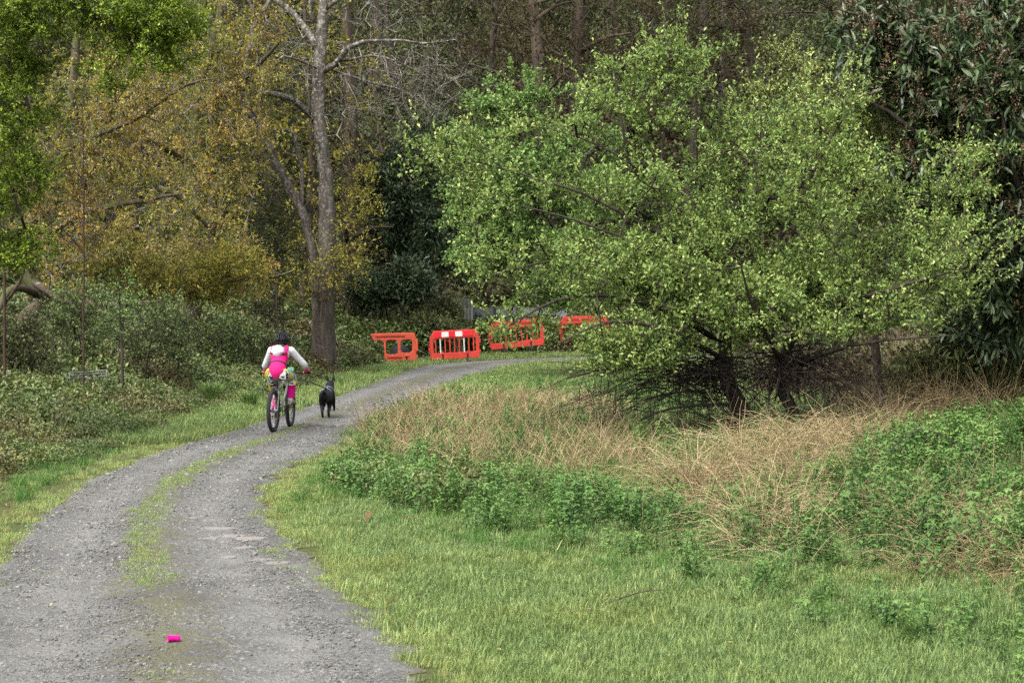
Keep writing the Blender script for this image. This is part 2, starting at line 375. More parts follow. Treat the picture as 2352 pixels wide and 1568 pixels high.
def tree(name, label, cat, limbs, crown, n_t, bark, leaf=None, spray=(5, .35), nleaf=7, leafL=.06, leafW=.5, up=.3, rnd=.8, droop=0.,
         twig=.006, rk=.0045, step=.3, group=None, tpl=DIAM, leafup=None, sides=8, wpath=.25, arch=.12, trunks=1, jit=.05, targets=None,
         twmat=None, single=0, tintf=None, leafdroop=0, sepleaf=None):
    """limbs: list of (points, radii); the first `trunks` are trunk parts, the others limbs"""
    base = np.array(limbs[0][0][0]); t = thing(name, label, cat, tuple(base), group=group)
    L_ = []
    for i, (pt, rd) in enumerate(limbs):
        pt = np.asarray(pt, float); ln = np.linalg.norm(np.diff(pt, axis=0), axis=1).sum(); nn_ = max(6, int(ln / .25))
        q, r_ = smooth_line(pt, rd, nn_); wob = rng.normal(size=q.shape) * np.minimum(r_, .05)[:, None] * .25; wob[0] = 0; q = q + wob
        L_.append(q); a_ = Acc(); K = sides if i < trunks else 6
        tubes(a_, q[None] - base, r_[None], K)
        if i < trunks:                      # uneven trunk surface
            v = a_.V[0]; rr = (fbm(v[:, 0] * 3 + v[:, 1] * 2, v[:, 2], 2.3, i) - .5); cc = np.repeat(q - base, K, 0); a_.V[0] = cc + (v - cc) * (1 + .35 * rr[:, None])
        obj('trunk' if i < trunks else 'limb', a_.mesh('limb', True), bark, t)
    tg = ellip(n_t, crown) if targets is None else targets
    pos, par, tips, cnt, nl = greedy(L_, tg, step, jit, wpath, arch)
    ids = np.arange(nl, len(pos)); ids = ids[par[ids] >= 0]
    ra = rk * np.sqrt(np.maximum(cnt[par[ids]], 1)); rb = rk * np.sqrt(np.maximum(cnt[ids], 1)); ra = np.where(par[ids] < nl, rb * 1.1, ra)
    a_ = Acc(); tubes(a_, np.stack([pos[par[ids]], pos[ids]], 1) - base, np.stack([ra, rb], 1), 4)
    tw = sprays(pos, par, tips, spray[0], spray[1], up, rnd, droop=droop)
    tubes(a_, tw - base, np.broadcast_to(np.linspace(twig, twig * .35, 4), tw.shape[:2]), 3)
    obj('branches', a_.mesh('branches', True), twmat or bark, t, kind='stuff')
    if leaf:
        a_ = Acc(); N = len(tw); s = rng.uniform(.15, 1.02, (N, nleaf)); i0 = np.clip((s * 3).astype(int), 0, 2); f = (s * 3 - i0)[..., None]
        r_ = np.arange(N)[:, None]; q = tw[r_, i0] * (1 - f) + tw[r_, i0 + 1] * f
        dr = nrm(tw[:, -1] - tw[:, 0])[:, None] * .6 + rdir(N * nleaf).reshape(N, nleaf, 3) * .9 + np.array([0, 0, .15 - leafdroop])
        q = q.reshape(-1, 3) + rng.normal(size=(N * nleaf, 3)) * leafL * .3
        upv = nrm(np.array([0, 0, 1.]) + rdir(N * nleaf) * .75)
        Ls = leafL * rng.uniform(.6, 1.25, N * nleaf); cl = np.repeat(rng.random(N) * .5, nleaf) + rng.random(N * nleaf) * .5
        if tintf is not None: cl = tintf(q, cl)
        dr = dr.reshape(-1, 3)
        if sepleaf:
            vis = np.argsort(sepleaf(q))[:300]; rest = np.ones(len(q), bool); rest[vis] = False
            for v_ in vis[:300]:
                z_ = Acc(); leaves(z_, q[v_][None] - base, dr[v_][None], upv[v_][None], Ls[v_:v_ + 1], Ls[v_:v_ + 1] * leafW, cl[v_:v_ + 1], tpl)
                obj('leaf', z_.mesh('leaf'), leaf, t)
            q, dr, upv, Ls, cl = q[rest], dr[rest], upv[rest], Ls[rest], cl[rest]
        leaves(a_, q - base, dr, upv, Ls, Ls * leafW, cl, tpl)
        obj('crown', a_.mesh('crown'), leaf, t, kind='stuff')
    return t
def L(pts, rad):                     # limb from photo positions (x, y, Y)
    return (np.array([P(*p) for p in pts]), rad)
def base_of(x, Y, dz=-.15):
    X_ = (x - CX) / F * Y; return np.array([X_, Y, float(height(X_, Y)) + dz])
def LB(pts, rad):                    # trunk whose first point stands on the terrain: first pts entry is (x, Y)
    return (np.array([base_of(*pts[0])] + [P(*p) for p in pts[1:]]), rad)
# ---------------------------------------------------------------- plant materials
M_bark_dark = barkmat('bark_dark', (.022, .017, .013), (.06, .047, .038), 8)
M_bark_oak = barkmat('bark_oak', (.03, .022, .015), (.085, .065, .045), 6, lichen=(.25, .26, .2), lsc=3, lthr=.6, moss=(.05, .06, .02))
M_bark_pop = barkmat('bark_poplar', (.028, .023, .019), (.095, .08, .066), 5, lichen=(.20, .20, .175), lsc=13, lthr=.52, lz=(1.5, 6.5))
M_bark_far = barkmat('bark_far', (.035, .026, .02), (.085, .064, .048), 4)
M_twig_pale = barkmat('twig_pale', (.08, .07, .058), (.24, .225, .195), 9)
M_twig_red = barkmat('twig_red', (.025, .014, .011), (.055, .03, .024), 9)
M_willow = leafmat('leaf_willow', [(0, (.04, .085, .02)), (.3, (.105, .175, .036)), (.65, (.205, .285, .064)), (1, (.42, .48, .16))], .5, .4, .32)  # palest stop paints in the whitish leaf highlight, along with the lighter backs
M_willow2 = leafmat('leaf_willow_pale', [(0, (.07, .10, .025)), (.4, (.16, .20, .04)), (1, (.36, .38, .12))], .45, .4, .32)
M_haw = leafmat('leaf_hawthorn', [(0, (.055, .105, .03)), (.5, (.125, .215, .05)), (1, (.23, .34, .085))], .5, .3, .3)
M_bush = leafmat('leaf_bush', [(0, (.035, .06, .018)), (.5, (.085, .13, .035)), (1, (.18, .235, .06))], .5, .3, .3)
M_fresh = leafmat('leaf_fresh', [(0, (.035, .065, .01)), (.45, (.10, .16, .014)), (.75, (.22, .29, .025)), (1, (.42, .48, .06))], .5, .3, .3)
M_oak = leafmat('leaf_oak', [(0, (.14, .065, .014)), (.35, (.25, .15, .03)), (.7, (.36, .25, .05)), (1, (.44, .36, .10))], .6, .2, .35,
                patch=[(0, (.08, .10, .018)), (.5, (.18, .20, .03)), (1, (.36, .32, .055))], pscale=.33, pthr=(.40, .62))
M_oak2 = leafmat('leaf_oak_yellow', [(0, (.08, .09, .018)), (.4, (.17, .17, .028)), (.75, (.29, .24, .035)), (1, (.40, .32, .06))], .6, .2, .35)
M_dull = leafmat('leaf_dull', [(0, (.03, .042, .014)), (.5, (.07, .088, .028)), (1, (.13, .145, .05))], .6, .2, .25)
M_brown = leafmat('leaf_brown_far', [(0, (.025, .017, .010)), (.5, (.055, .038, .018)), (1, (.10, .075, .03))], .7, .1, .25, patch=[(0, (.03, .035, .012)), (1, (.08, .09, .025))], pscale=.2)
M_everg = leafmat('leaf_evergreen', [(0, (.012, .025, .011)), (.5, (.03, .052, .022)), (1, (.075, .10, .042))], .4, .35, .12)
M_laurel = leafmat('leaf_laurel', [(0, (.018, .032, .013)), (.5, (.042, .068, .026)), (.9, (.08, .115, .042)), (1, (.13, .17, .06))], .36, .45, .08)
M_flower = leafmat('flower_heads', [(0, (.05, .03, .02)), (.5, (.11, .065, .042)), (1, (.18, .125, .085))], .8, .1, .15)
M_bramble = leafmat('leaf_bramble', [(0, (.03, .048, .014)), (.5, (.075, .11, .028)), (.85, (.15, .185, .05)), (1, (.22, .15, .06))], .45, .4, .2, inst=True,
                    patch=[(0, (.04, .032, .014)), (.5, (.09, .07, .026)), (1, (.17, .13, .045))], pscale=.5, pthr=(.48, .68))
M_nettle = leafmat('leaf_nettle', [(0, (.022, .055, .014)), (.5, (.055, .12, .026)), (.85, (.11, .20, .045)), (1, (.19, .28, .07))], .5, .3, .25, inst=True)
M_grass = leafmat('grass_blades', [(0, (.045, .085, .026)), (.4, (.12, .18, .055)), (.7, (.19, .265, .078)), (.9, (.29, .32, .11)), (1, (.36, .27, .09))], .5, .35, .3, inst=True,
                  patch=[(0, (.07, .10, .02)), (.5, (.16, .21, .05)), (1, (.32, .30, .10))], pscale=.6, pthr=(.5, .75))
M_gdark = leafmat('grass_lush', [(0, (.02, .06, .01)), (.5, (.05, .13, .02)), (1, (.11, .21, .04))], .5, .3, .3, inst=True)
M_straw = leafmat('dead_stems', [(0, (.045, .03, .018)), (.35, (.17, .12, .062)), (.75, (.35, .27, .145)), (1, (.54, .45, .28))], .7, .2, .1)
M_stone = leafmat('gravel_stone', [(0, (.02, .02, .021)), (.5, (.07, .069, .066)), (.85, (.125, .122, .112)), (1, (.19, .18, .17))], .8, .3, 0, inst=True)
M_under = leafmat('leaf_undergrowth', [(0, (.015, .022, .009)), (.5, (.04, .054, .02)), (1, (.085, .10, .035))], .6, .2, .15, inst=True,
                  patch=[(0, (.02, .013, .008)), (1, (.06, .04, .018))], pscale=.15)

# ---------------------------------------------------------------- templates
def blade_tuft(nb, hgt, wd, spread, lean, mat):
    a = Acc(); p0 = rng.normal(0, spread, (nb, 3)); p0[:, 2] = 0; az = rng.uniform(0, 6.28, nb); ln = np.abs(rng.normal(lean, .2, nb))
    h_ = hgt * rng.uniform(.55, 1.15, nb); o_ = np.stack([np.cos(az), np.sin(az), 0 * az], -1); s_ = np.stack([-np.sin(az), np.cos(az), 0 * az], -1) * wd
    m_ = p0 + o_ * (h_ * ln * .35)[:, None] + np.array([0, 0, 1]) * (h_ * .6)[:, None]; t_ = p0 + o_ * (h_ * ln)[:, None] + np.array([0, 0, 1]) * (h_ * (1 - .3 * ln))[:, None]
    V = np.stack([p0 - s_, p0 + s_, m_ + s_ * .8, m_ - s_ * .8, t_], 1); i = (np.arange(nb) * 5)[:, None]
    a.add(V.reshape(-1, 3), np.concatenate([i + [0, 1, 2], i + [0, 2, 3], i + [3, 2, 4]]), np.repeat(rng.random(nb), 5))
    me = a.mesh('tuft'); me.materials.append(mat); return me
T_lawn = template_set('tpl_lawn', [blade_tuft(46, .075, .0022, .05, .45, M_grass) for _ in range(8)])
T_tall = template_set('tpl_tall', [blade_tuft(40, .20, .003, .06, .5, M_gdark) for _ in range(6)])
def leafy_patch(nl, rad, hh, Lf, mat, stems=6, tpl=DIAM, W=.7):
    a = Acc(); r_ = rad * np.sqrt(rng.random(nl)); az = rng.uniform(0, 6.28, nl)
    q = np.stack([r_ * np.cos(az), r_ * np.sin(az), hh * (1 - (r_ / rad) ** 2 * .55) * (1 - rng.random(nl) ** 2.2 * .95)], -1)
    leaves(a, q, rdir(nl) + np.array([0, 0, -.1]), nrm(rdir(nl) * .65 + [0, 0, 1]), Lf * rng.uniform(.6, 1.3, nl), Lf * W * rng.uniform(.7, 1.1, nl), rng.random(nl), tpl)
    if stems:
        b0 = rng.normal(0, rad * .3, (stems, 3)); b0[:, 2] = 0; d = rdir(stems); d[:, 2] = abs(d[:, 2]) + .5
        s = np.linspace(0, 1, 5); ln = rad * 2.1
        pts = b0[:, None] + (d[:, None] * s[None, :, None] + np.array([0, 0, -.75]) * (s ** 2)[None, :, None]) * ln * .75
        tubes(a, pts, np.broadcast_to(np.linspace(.005, .002, 5), (stems, 5)), 3, rng.random(stems) * .2)
    me = a.mesh('patch'); me.materials.append(mat); return me
T_bramble = template_set('tpl_bramble', [leafy_patch(420, .42, .5, .062, M_bramble) for _ in range(7)])
T_under = template_set('tpl_under', [leafy_patch(260, .9, .9, .14, M_under, 5) for _ in range(5)])
def nettle(mat):
    a = Acc()
    for k in range(4):
        b0 = rng.normal(0, .06, 3); b0[2] = 0; hgt = rng.uniform(.3, .5); top = b0 + np.array([rng.normal(0, .05), rng.normal(0, .05), hgt])
        s = np.linspace(0, 1, 4)[:, None]; pts = b0 * (1 - s) + top * s; tubes(a, pts[None], np.full((1, 4), .003), 3, .2)
        lv = 8; f = np.linspace(.2, 1, lv); a0 = rng.uniform(0, 3)
        for j in range(lv):
            q = b0 * (1 - f[j]) + top * f[j]; sz = .070 * (1 - .55 * abs(f[j] - .6) / .6) * rng.uniform(.8, 1.2)
            for e in range(2 if j < lv - 1 else 4):
                an = a0 + j * 1.57 + e * (3.14 if j < lv - 1 else 1.57); dr = np.array([math.cos(an), math.sin(an), rng.uniform(-.35, .15)])
                leaves(a, q[None], dr[None], np.array([[0, 0, 1.]]) + rdir(1) * .2, sz, sz * .62, .35 + .4 * f[j] + rng.random() * .25, OVAL)
    me = a.mesh('nettle'); me.materials.append(mat); return me
T_nettle = template_set('tpl_nettle', [nettle(M_nettle) for _ in range(8)])
def stone():
    bm = bmesh.new(); bmesh.ops.create_icosphere(bm, subdivisions=1, radius=1)
    for v in bm.verts: v.co = Vector((v.co.x * random.uniform(.7, 1.2), v.co.y * random.uniform(.6, 1.1), v.co.z * random.uniform(.35, .7)))
    me = bpy.data.meshes.new('stone'); bm.to_mesh(me); bm.free(); at = me.attributes.new('tint', 'FLOAT', 'POINT')
    at.data.foreach_set('value', np.full(len(me.vertices), random.random(), np.float32)); me.materials.append(M_stone); return me
T_stone = template_set('tpl_stone', [stone() for _ in range(6)])

# ---------------------------------------------------------------- ground cover
OUTL = lambda pts: pts
view = [(-200, 1640), (2600, 1640), (2600, 835), (-200, 835)]
lawn_f = lambda x, y: np.where(ontrack(x, y, -.05), 0, 1) * np.clip((17 / np.maximum(y, 8)) ** 1.5, .06, 1)
# grass, in three depth bands
x, y = scatter([(-500, 1700), (2900, 1700), (2700, 1020), (-300, 1020)], D(lambda x, y: np.where(ontrack(x, y, -.06), 0, 1) * np.where(ss(0, .75, x - xR(y)) + .9 * fbm(x, y, 3.2, 33) > .50, 1, .12) * 150 * np.clip(15 / y, .3, 1) ** 1.3 , 150))
s1 = x - xR(y)
g_s = (.75 + .5 * fbm(x, y, .9, 2)) * np.where(s1 > 0, .7 + .5 * ss(0, 1.2, s1), .8); z = height(x, y)
sh = np.clip(rng.random(len(x)) * .7 - .1 + .8 * (1 - ss(0, .8, np.minimum(np.abs(s1), np.abs(xL(y) - x)))), 0, 1)
scatter_stuff('grass', 'short green grass with mossy yellow patches beside the gravel track', T_lawn, 8, x, y, z, g_s, sh)
x, y = scatter([(600, 1130), (760, 1060), (1300, 1240), (1800, 1320), (2700, 1440), (2700, 1640), (960, 1640), (850, 1420)], D(lambda x, y: np.where(ontrack(x, y, 0), 0, 1) * 26 * ss(.3, .6, fbm(x, y, 2.4, 91)), 26))
scatter_stuff('grass', 'slightly longer pale green grass tufts dotted over the lawn', T_lawn, 8, x, y, height(x, y), rng.uniform(1.0, 1.7, len(x)), rng.random(len(x)))
x, y = scatter([(-300, 1020), (2700, 1020), (3000, 800), (-500, 800)], D(lambda x, y: np.where(ontrack(x, y, 0), 0, 1) * 34 * np.clip(30 / y, .3, 1) ** 1.3, 34))
scatter_stuff('grass', 'distant grass of the verge and the clearing behind the bush', T_lawn, 8, x, y, height(x, y), 1.9 * (.75 + .5 * fbm(x, y, .9, 2)), None)
# tufts of moss and grass along the crown of the track
x, y = scatter([(-300, 1640), (1100, 1640), (1100, 900), (-100, 960)], 260)
u_ = (x - xL(y)) / (xR(y) - xL(y)); k = (u_ > 0) & (u_ < 1)
e = np.exp(-((u_ - .49) / .085) ** 2) * ss(13.0, 15, y) * ss(34, 24, y) * .9 + np.exp(-((u_ - .49) / .05) ** 2) * .25 + (u_ > .86) * .5 * ss(.86, 1, u_) + (u_ < .1) * .4 * ss(.1, 0, u_)
k &= rng.random(len(x)) < ss(.48, .75, fbm(x, y, 2.6, 21) * .62 + e * .5) * .9
x, y = x[k], y[k]
scatter_stuff('track_grass', 'low moss and grass growing along the crown of the track', T_lawn, 8, x, y, tz(x, y) - .012, rng.uniform(.28, .6, len(x)), np.clip(rng.random(len(x)) * .5 + .48, 0, 1))
# loose gravel
x, y = scatter([(-500, 1640), (1200, 1640), (1300, 900), (-100, 960)], D(lambda x, y: 1300 * np.clip(12.5 / y, 0, 1) ** 2.2 * (.35 + 1.1 * ss(.42, .62, fbm(x, y, 1.3, 8))), 1900))
k = ontrack(x, y, .03); x, y = x[k], y[k]
scatter_stuff('gravel', 'loose grey and dark chips of gravel on the track', T_stone, 6, x, y, tz(x, y) + .001, rng.gamma(3, .0021, len(x)).clip(.003, .02) * np.clip(y / 14, 1, 2), None, tilt=.3)

def cover(poly, dens): return scatter(poly, dens)
# brambles on the left bank and the far bank
def bd(x, y):
    s = xB(y) - x - .3 + .8 * (vnoise(x, y, .6, 3) - .3)
    return np.where(s > 0, 7., 0)
n_ = 22000; x = rng.uniform(-26, 3, n_); y = rng.uniform(16, 70, n_); k = rng.random(n_) * 7 < bd(x, y); x, y = x[k], y[k]
k = x > -.30 * y - 2.5; x, y = x[k], y[k]; s = xB(y) - x; print('brambles', len(x))
scatter_stuff('brambles', 'tangle of low brambles with brown patches on the bank left of the track', T_bramble, 7, x, y, height(x, y) - .08, (.55 + .75 * ss(0, 3, s) + .7 * ss(36, 58, y)) * rng.uniform(.7, 1.25, len(x)) * (.65 + .7 * fbm(x, y, .6, 71)), None, tilt=.25)
n_ = 2600; x = rng.uniform(-19, 6, n_); y = rng.uniform(58, 76, n_); k = (xL(np.minimum(y, 60)) - x > 2.2 + 1.2 * (y < 60)) | (y > 65.5); k &= ~((x > -1.6) & (y < 66)); x, y = x[k], y[k]
scatter_stuff('brambles', 'mound of green brambles on the far bank beyond the barriers', T_bramble, 7, x, y, height(x, y) - .05 + .5 * vnoise(x, y, .4, 6) * 0, rng.uniform(1.5, 2.6, len(x)), None, tilt=.25)
# dark undergrowth over the wooded slope
n_ = 5200; x = rng.uniform(-38, 42, n_); y = rng.uniform(62, 118, n_); k = ((y > 67) | (x > 9)) & (np.abs(x) < .33 * y + 4); x, y = x[k], y[k]
scatter_stuff('undergrowth', 'dark undergrowth covering the wooded slope behind', T_under, 5, x, y, height(x, y) - .1, rng.uniform(.8, 1.9, len(x)), None, tilt=.3)
n_ = 1500; x = rng.uniform(-26, -8, n_); y = rng.uniform(40, 66, n_); k = xL(np.minimum(y, 60)) - x > 8; x, y = x[k], y[k]
scatter_stuff('undergrowth', 'dull undergrowth beneath the orange oaks', T_under, 5, x, y, height(x, y) - .1, rng.uniform(.7, 1.4, len(x)), None, tilt=.3)
n_ = 700; x = rng.uniform(5.5, 18, n_); y = rng.uniform(33, 62, n_); k = x > 4 + (y - 33) * .12; x, y = x[k], y[k]
scatter_stuff('undergrowth', 'dark undergrowth behind the willow and the laurel', T_under, 5, x, y, height(x, y) - .1, rng.uniform(.6, 1.2, len(x)), None, tilt=.3)
# nettles
nA = [(760, 1120), (800, 1085), (1000, 1105), (1300, 1125), (1600, 1165), (1850, 1130), (2050, 1060), (2200, 1010), (2700, 960), (2700, 1370), (2250, 1370), (1950, 1340), (1750, 1290), (1550, 1240), (1250, 1235), (1120, 1215), (900, 1180), (800, 1150)]
x, y = scatter(nA, D(lambda x, y: 26 * ss(.2, .38, fbm(x, y, .8, 14)), 26))
pz = [tuple(G(*q_)[:2]) for q_ in ((1540, 1090), (1800, 1070), (1900, 1130), (1860, 1230), (1800, 1330), (1690, 1320), (1590, 1200))]
k = ~inpoly(x, y, pz) | (rng.random(len(x)) < .38); x, y = x[k], y[k]
scatter_stuff('nettles', 'bed of bright green nettles in front of the willow bush', T_nettle, 8, x, y, height(x, y) - .02, rng.uniform(.4, 1.1, len(x)) * (.62 + 1.0 * fbm(x, y, .7, 8)) * (.85 - .08 * ss(3.5, 6, x)), np.clip(fbm(x, y, 1.6, 77) * 1.5 - .3 + rng.normal(0, .2, len(x)), 0, 1), tilt=.18)
x, y = scatter([(900, 1180), (1250, 1235), (1750, 1290), (2250, 1370), (2800, 1400), (2800, 1620), (2350, 1590), (1800, 1420), (1500, 1320), (1150, 1250)], D(lambda x, y: 22 * ss(.34, .55, fbm(x, y, 1.1, 24)), 22))
scatter_stuff('nettles', 'scattered small nettles and weeds at the edge of the lawn', T_nettle, 8, x, y, height(x, y) - .02, rng.uniform(.3, .6, len(x)) * rng.uniform(.7, 1.5, len(x)), None, tilt=.2)
x, y = scatter([(820, 1060), (780, 1000), (1000, 920), (1300, 900), (1700, 900), (2100, 900), (2700, 860), (2700, 1010), (1700, 1120), (1000, 1090)], D(lambda x, y: 7 * ss(.4, .6, fbm(x, y, .7, 34)), 7))
scatter_stuff('nettles', 'green weeds among the dead stems behind the nettles', T_nettle, 8, x, y, height(x, y) - .02, rng.uniform(.5, 1.0, len(x)), None, tilt=.15)
# lush taller grass
x, y = scatter([(600, 1190), (760, 1060), (1000, 1080), (1400, 1230), (1800, 1330), (2300, 1420), (2700, 1440), (2700, 1580), (2200, 1500), (1600, 1400), (1200, 1290), (860, 1210), (700, 1180)], D(lambda x, y: 42 * ss(.38, .6, fbm(x, y, 1.2, 44)), 42))
scatter_stuff('lush_grass', 'longer lush grass where the lawn meets the nettles', T_tall, 6, x, y, height(x, y), rng.uniform(.4, .85, len(x)), None, tilt=.2)
x, y = scatter([(780, 1060), (900, 960), (1150, 880), (1250, 870), (1500, 900), (1700, 960), (2400, 930), (2400, 1100), (1700, 1120), (1000, 1080)], D(lambda x, y: 14, 14))
scatter_stuff('lush_grass', 'long grass under the willow bush', T_tall, 6, x, y, height(x, y), rng.uniform(.5, 1.1, len(x)), None, tilt=.25)
x, y = scatter([(-100, 1260), (130, 1130), (330, 1040), (620, 950), (860, 860), (960, 835), (880, 830), (600, 900), (300, 980), (-100, 1080)], D(lambda x, y: 16 * ss(.4, .65, fbm(x, y, 1.2, 54)), 16))
k = ~ontrack(x, y, .3); x, y = x[k], y[k]
scatter_stuff('lush_grass', 'green grass along the left verge in front of the brambles', T_tall, 6, x, y, height(x, y), rng.uniform(.4, 1.0, len(x)), None, tilt=.2)

x, y = scatter([(770, 1120), (830, 1070), (1000, 1080), (1130, 1130), (1080, 1190), (900, 1190)], 3.2)
scatter_stuff('brambles', 'small bramble patch at the left end of the nettle bed', T_bramble, 7, x, y, height(x, y) - .05, rng.uniform(.5, .9, len(x)), rng.random(len(x)) * .5 + .4, tilt=.2)
# brown litter sprinkled over the grass
x, y = scatter([(-200, 1640), (2700, 1640), (2700, 1020), (600, 1100), (0, 1100)], D(lambda x, y: 26 * ss(.35, .7, fbm(x, y, 1.0, 95)) + 3, 30))
N = len(x); z = np.where(ontrack(x, y), .035, .055) + height(x, y); a_ = Acc(); leaves(a_, np.stack([x, y, z], -1), rdir(N) * [1, 1, .3], nrm(rdir(N) * .5 + [0, 0, 1]), rng.uniform(.012, .045, N), rng.uniform(.008, .02, N), rng.random(N) * .75)
obj('leaf_litter', a_.mesh('leaf_litter'), M_straw, kind='stuff', label='small brown bits of leaf and stalk scattered over the grass and the track')
# dead stems, real curved stalks
def clump_stems(label, poly, nc, per, L_, sg=.14, lean=.55, r0=.0026, tl=(.1, 1), az=None):
    cx_, cy_ = scatter(poly, nc); k = rng.integers(0, max(1, len(cx_)), int(len(cx_) * per)); N = len(k); ox = rng.normal(0, sg, (N, 2)); x = cx_[k] + ox[:, 0]; y = cy_[k] + ox[:, 1]
    a0 = np.arctan2(ox[:, 1], ox[:, 0]) + rng.normal(0, .7, N)
    if az is not None: a0 = a0 * .4 + (az + rng.normal(0, .8, N)) * .6
    ln = L_ * rng.uniform(.35, 1.2, N) * rng.uniform(.75, 1.2, len(cx_))[k]; le = lean * rng.uniform(.3, 1.6, N)
    o_ = np.stack([np.cos(a0), np.sin(a0), 0 * a0], -1); s = np.linspace(0, 1, 7)
    pts = np.stack([x, y, height(x, y)], -1)[:, None] + ln[:, None, None] * (s[None, :, None] * (o_ * le[:, None] * .6)[:, None] + (s ** 2)[None, :, None] * (o_ * le[:, None] * .5)[:, None] + (s[None, :] - le[:, None] * .75 * s[None, :] ** 2.4)[..., None] * np.array([0, 0, 1.])) + np.cumsum(rng.normal(0, .012, (N, 7, 3)), 1)
    pts[..., 2] = np.maximum(pts[..., 2], height(pts[..., 0], pts[..., 1]) + .01); a_ = Acc(); tubes(a_, pts, r0 * np.linspace(1, .4, 7)[None] * rng.uniform(.6, 1.5, N)[:, None], 3, np.clip(rng.uniform(*tl, N) * .6 + .4 * rng.uniform(*tl, len(cx_))[k], 0, 1))
    obj('dead_stems', a_.mesh('dead_stems', True), M_straw, kind='stuff', label=label)
def stems(label, poly, dens, L_, up, az=None, azs=3.2, r0=.0026, hoff=0, droop=.35, tl=(.2, 1)):
    x, y = scatter(poly, dens); N = len(x)
    a0 = rng.uniform(0, 6.28, N) if az is None else rng.normal(az, azs, N)
    ln = L_ * rng.uniform(.45, 1.25, N); u_ = np.clip(rng.normal(up, .25, N), .02, 1.4)
    d = nrm(np.stack([np.cos(a0), np.sin(a0), u_ * 1.8], -1)); s = np.linspace(0, 1, 5)
    bn = rdir(N) * .22; bn[:, 2] -= droop * rng.random(N)
    pts = np.stack([x, y, height(x, y) + hoff * rng.random(N)], -1)[:, None] + ln[:, None, None] * (s[None, :, None] * d[:, None] + (s ** 2)[None, :, None] * bn[:, None])
    pts[..., 2] = np.maximum(pts[..., 2], height(pts[..., 0], pts[..., 1]) + .01)
    a_ = Acc(); dist = np.hypot(x, y); tubes(a_, pts, r0 * np.linspace(1, .45, 5)[None] * np.clip(dist / 20, .8, 1.7)[:, None], 3, rng.uniform(*tl, N))
    obj('dead_stems', a_.mesh('dead_stems', True), M_straw, kind='stuff', label=label)
stems('pale dead stems standing in the grass left of the willow bush', [(830, 1060), (830, 980), (960, 920), (1240, 925), (1480, 950), (1540, 1090), (1300, 1110), (1000, 1070)], D(lambda x, y: 150 * ss(.28, .5, fbm(x, y, .9, 60)) * np.where(x < 1.8, 1, .35), 150), .5, .75, azs=3, tl=(.2, .9))
stems('flattened straw stalks spilling from the willow bush into the nettles', [(1560, 1060), (1750, 1010), (1980, 1010), (1960, 1100), (1850, 1180), (1880, 1290), (1760, 1340), (1650, 1300), (1600, 1180)], D(lambda x, y: 80 * ss(.42, .58, fbm(x, y, 1.3, 61)), 80), .6, .12, az=-1.9, azs=1.5, hoff=.3, tl=(.2, 1))
stems('arching straw stalks around the willow trunk', [(1480, 1030), (1550, 950), (1800, 960), (2100, 950), (2080, 1060), (1850, 1080), (1600, 1090)], 14, .6, .35, hoff=.02, tl=(.1, 1))
clump_stems('clumps of pale drooping stalks in front of the willow trunks', [(1520, 1060), (1600, 1045), (1850, 1050), (2050, 1010), (2080, 1060), (1900, 1120), (1860, 1230), (1810, 1340), (1680, 1320), (1580, 1180)], 1.5, 70, .8, lean=.85)
clump_stems('tall arching brown stalks at the right end of the willow', [(1850, 1010), (2000, 950), (2300, 900), (2500, 900), (2300, 990), (2050, 1030)], 1.3, 50, 1.15, lean=.55, tl=(.1, .8))
clump_stems('clumps of dry stalks over the low bank at the right edge', [(1950, 1180), (2150, 1160), (2600, 1180), (2600, 1420), (2250, 1400), (2000, 1300)], 1.6, 45, .6, lean=.95, tl=(.1, .9))
stems('brown dead stalks standing under the laurel', [(1950, 960), (2050, 860), (2500, 840), (2500, 930), (2200, 985)], 60, 1.25, .8, tl=(.1, .75))
stems('thin straw stalks lying over the nettles at the right', [(2050, 1230), (2200, 1200), (2600, 1240), (2600, 1400), (2300, 1390), (2080, 1330)], D(lambda x, y: 60 * ss(.3, .55, fbm(x, y, 1.4, 63)), 60), .6, .15, az=-.6, azs=.7, hoff=.3, tl=(.25, .85))
stems('single dead stalks rising among the nettles', [(900, 1150), (1100, 1060), (1600, 1100), (2400, 1050), (2500, 1450), (1700, 1350), (1300, 1210)], 12, .8, .8, tl=(0, .8))
stems('russet dead stalks among the brambles of the left bank', [(-200, 1120), (-200, 850), (500, 850), (620, 880), (400, 960), (120, 1060)], D(lambda x, y: 16 * ss(.45, .6, fbm(x, y, .6, 64)), 16), .8, .8, tl=(0, .45))

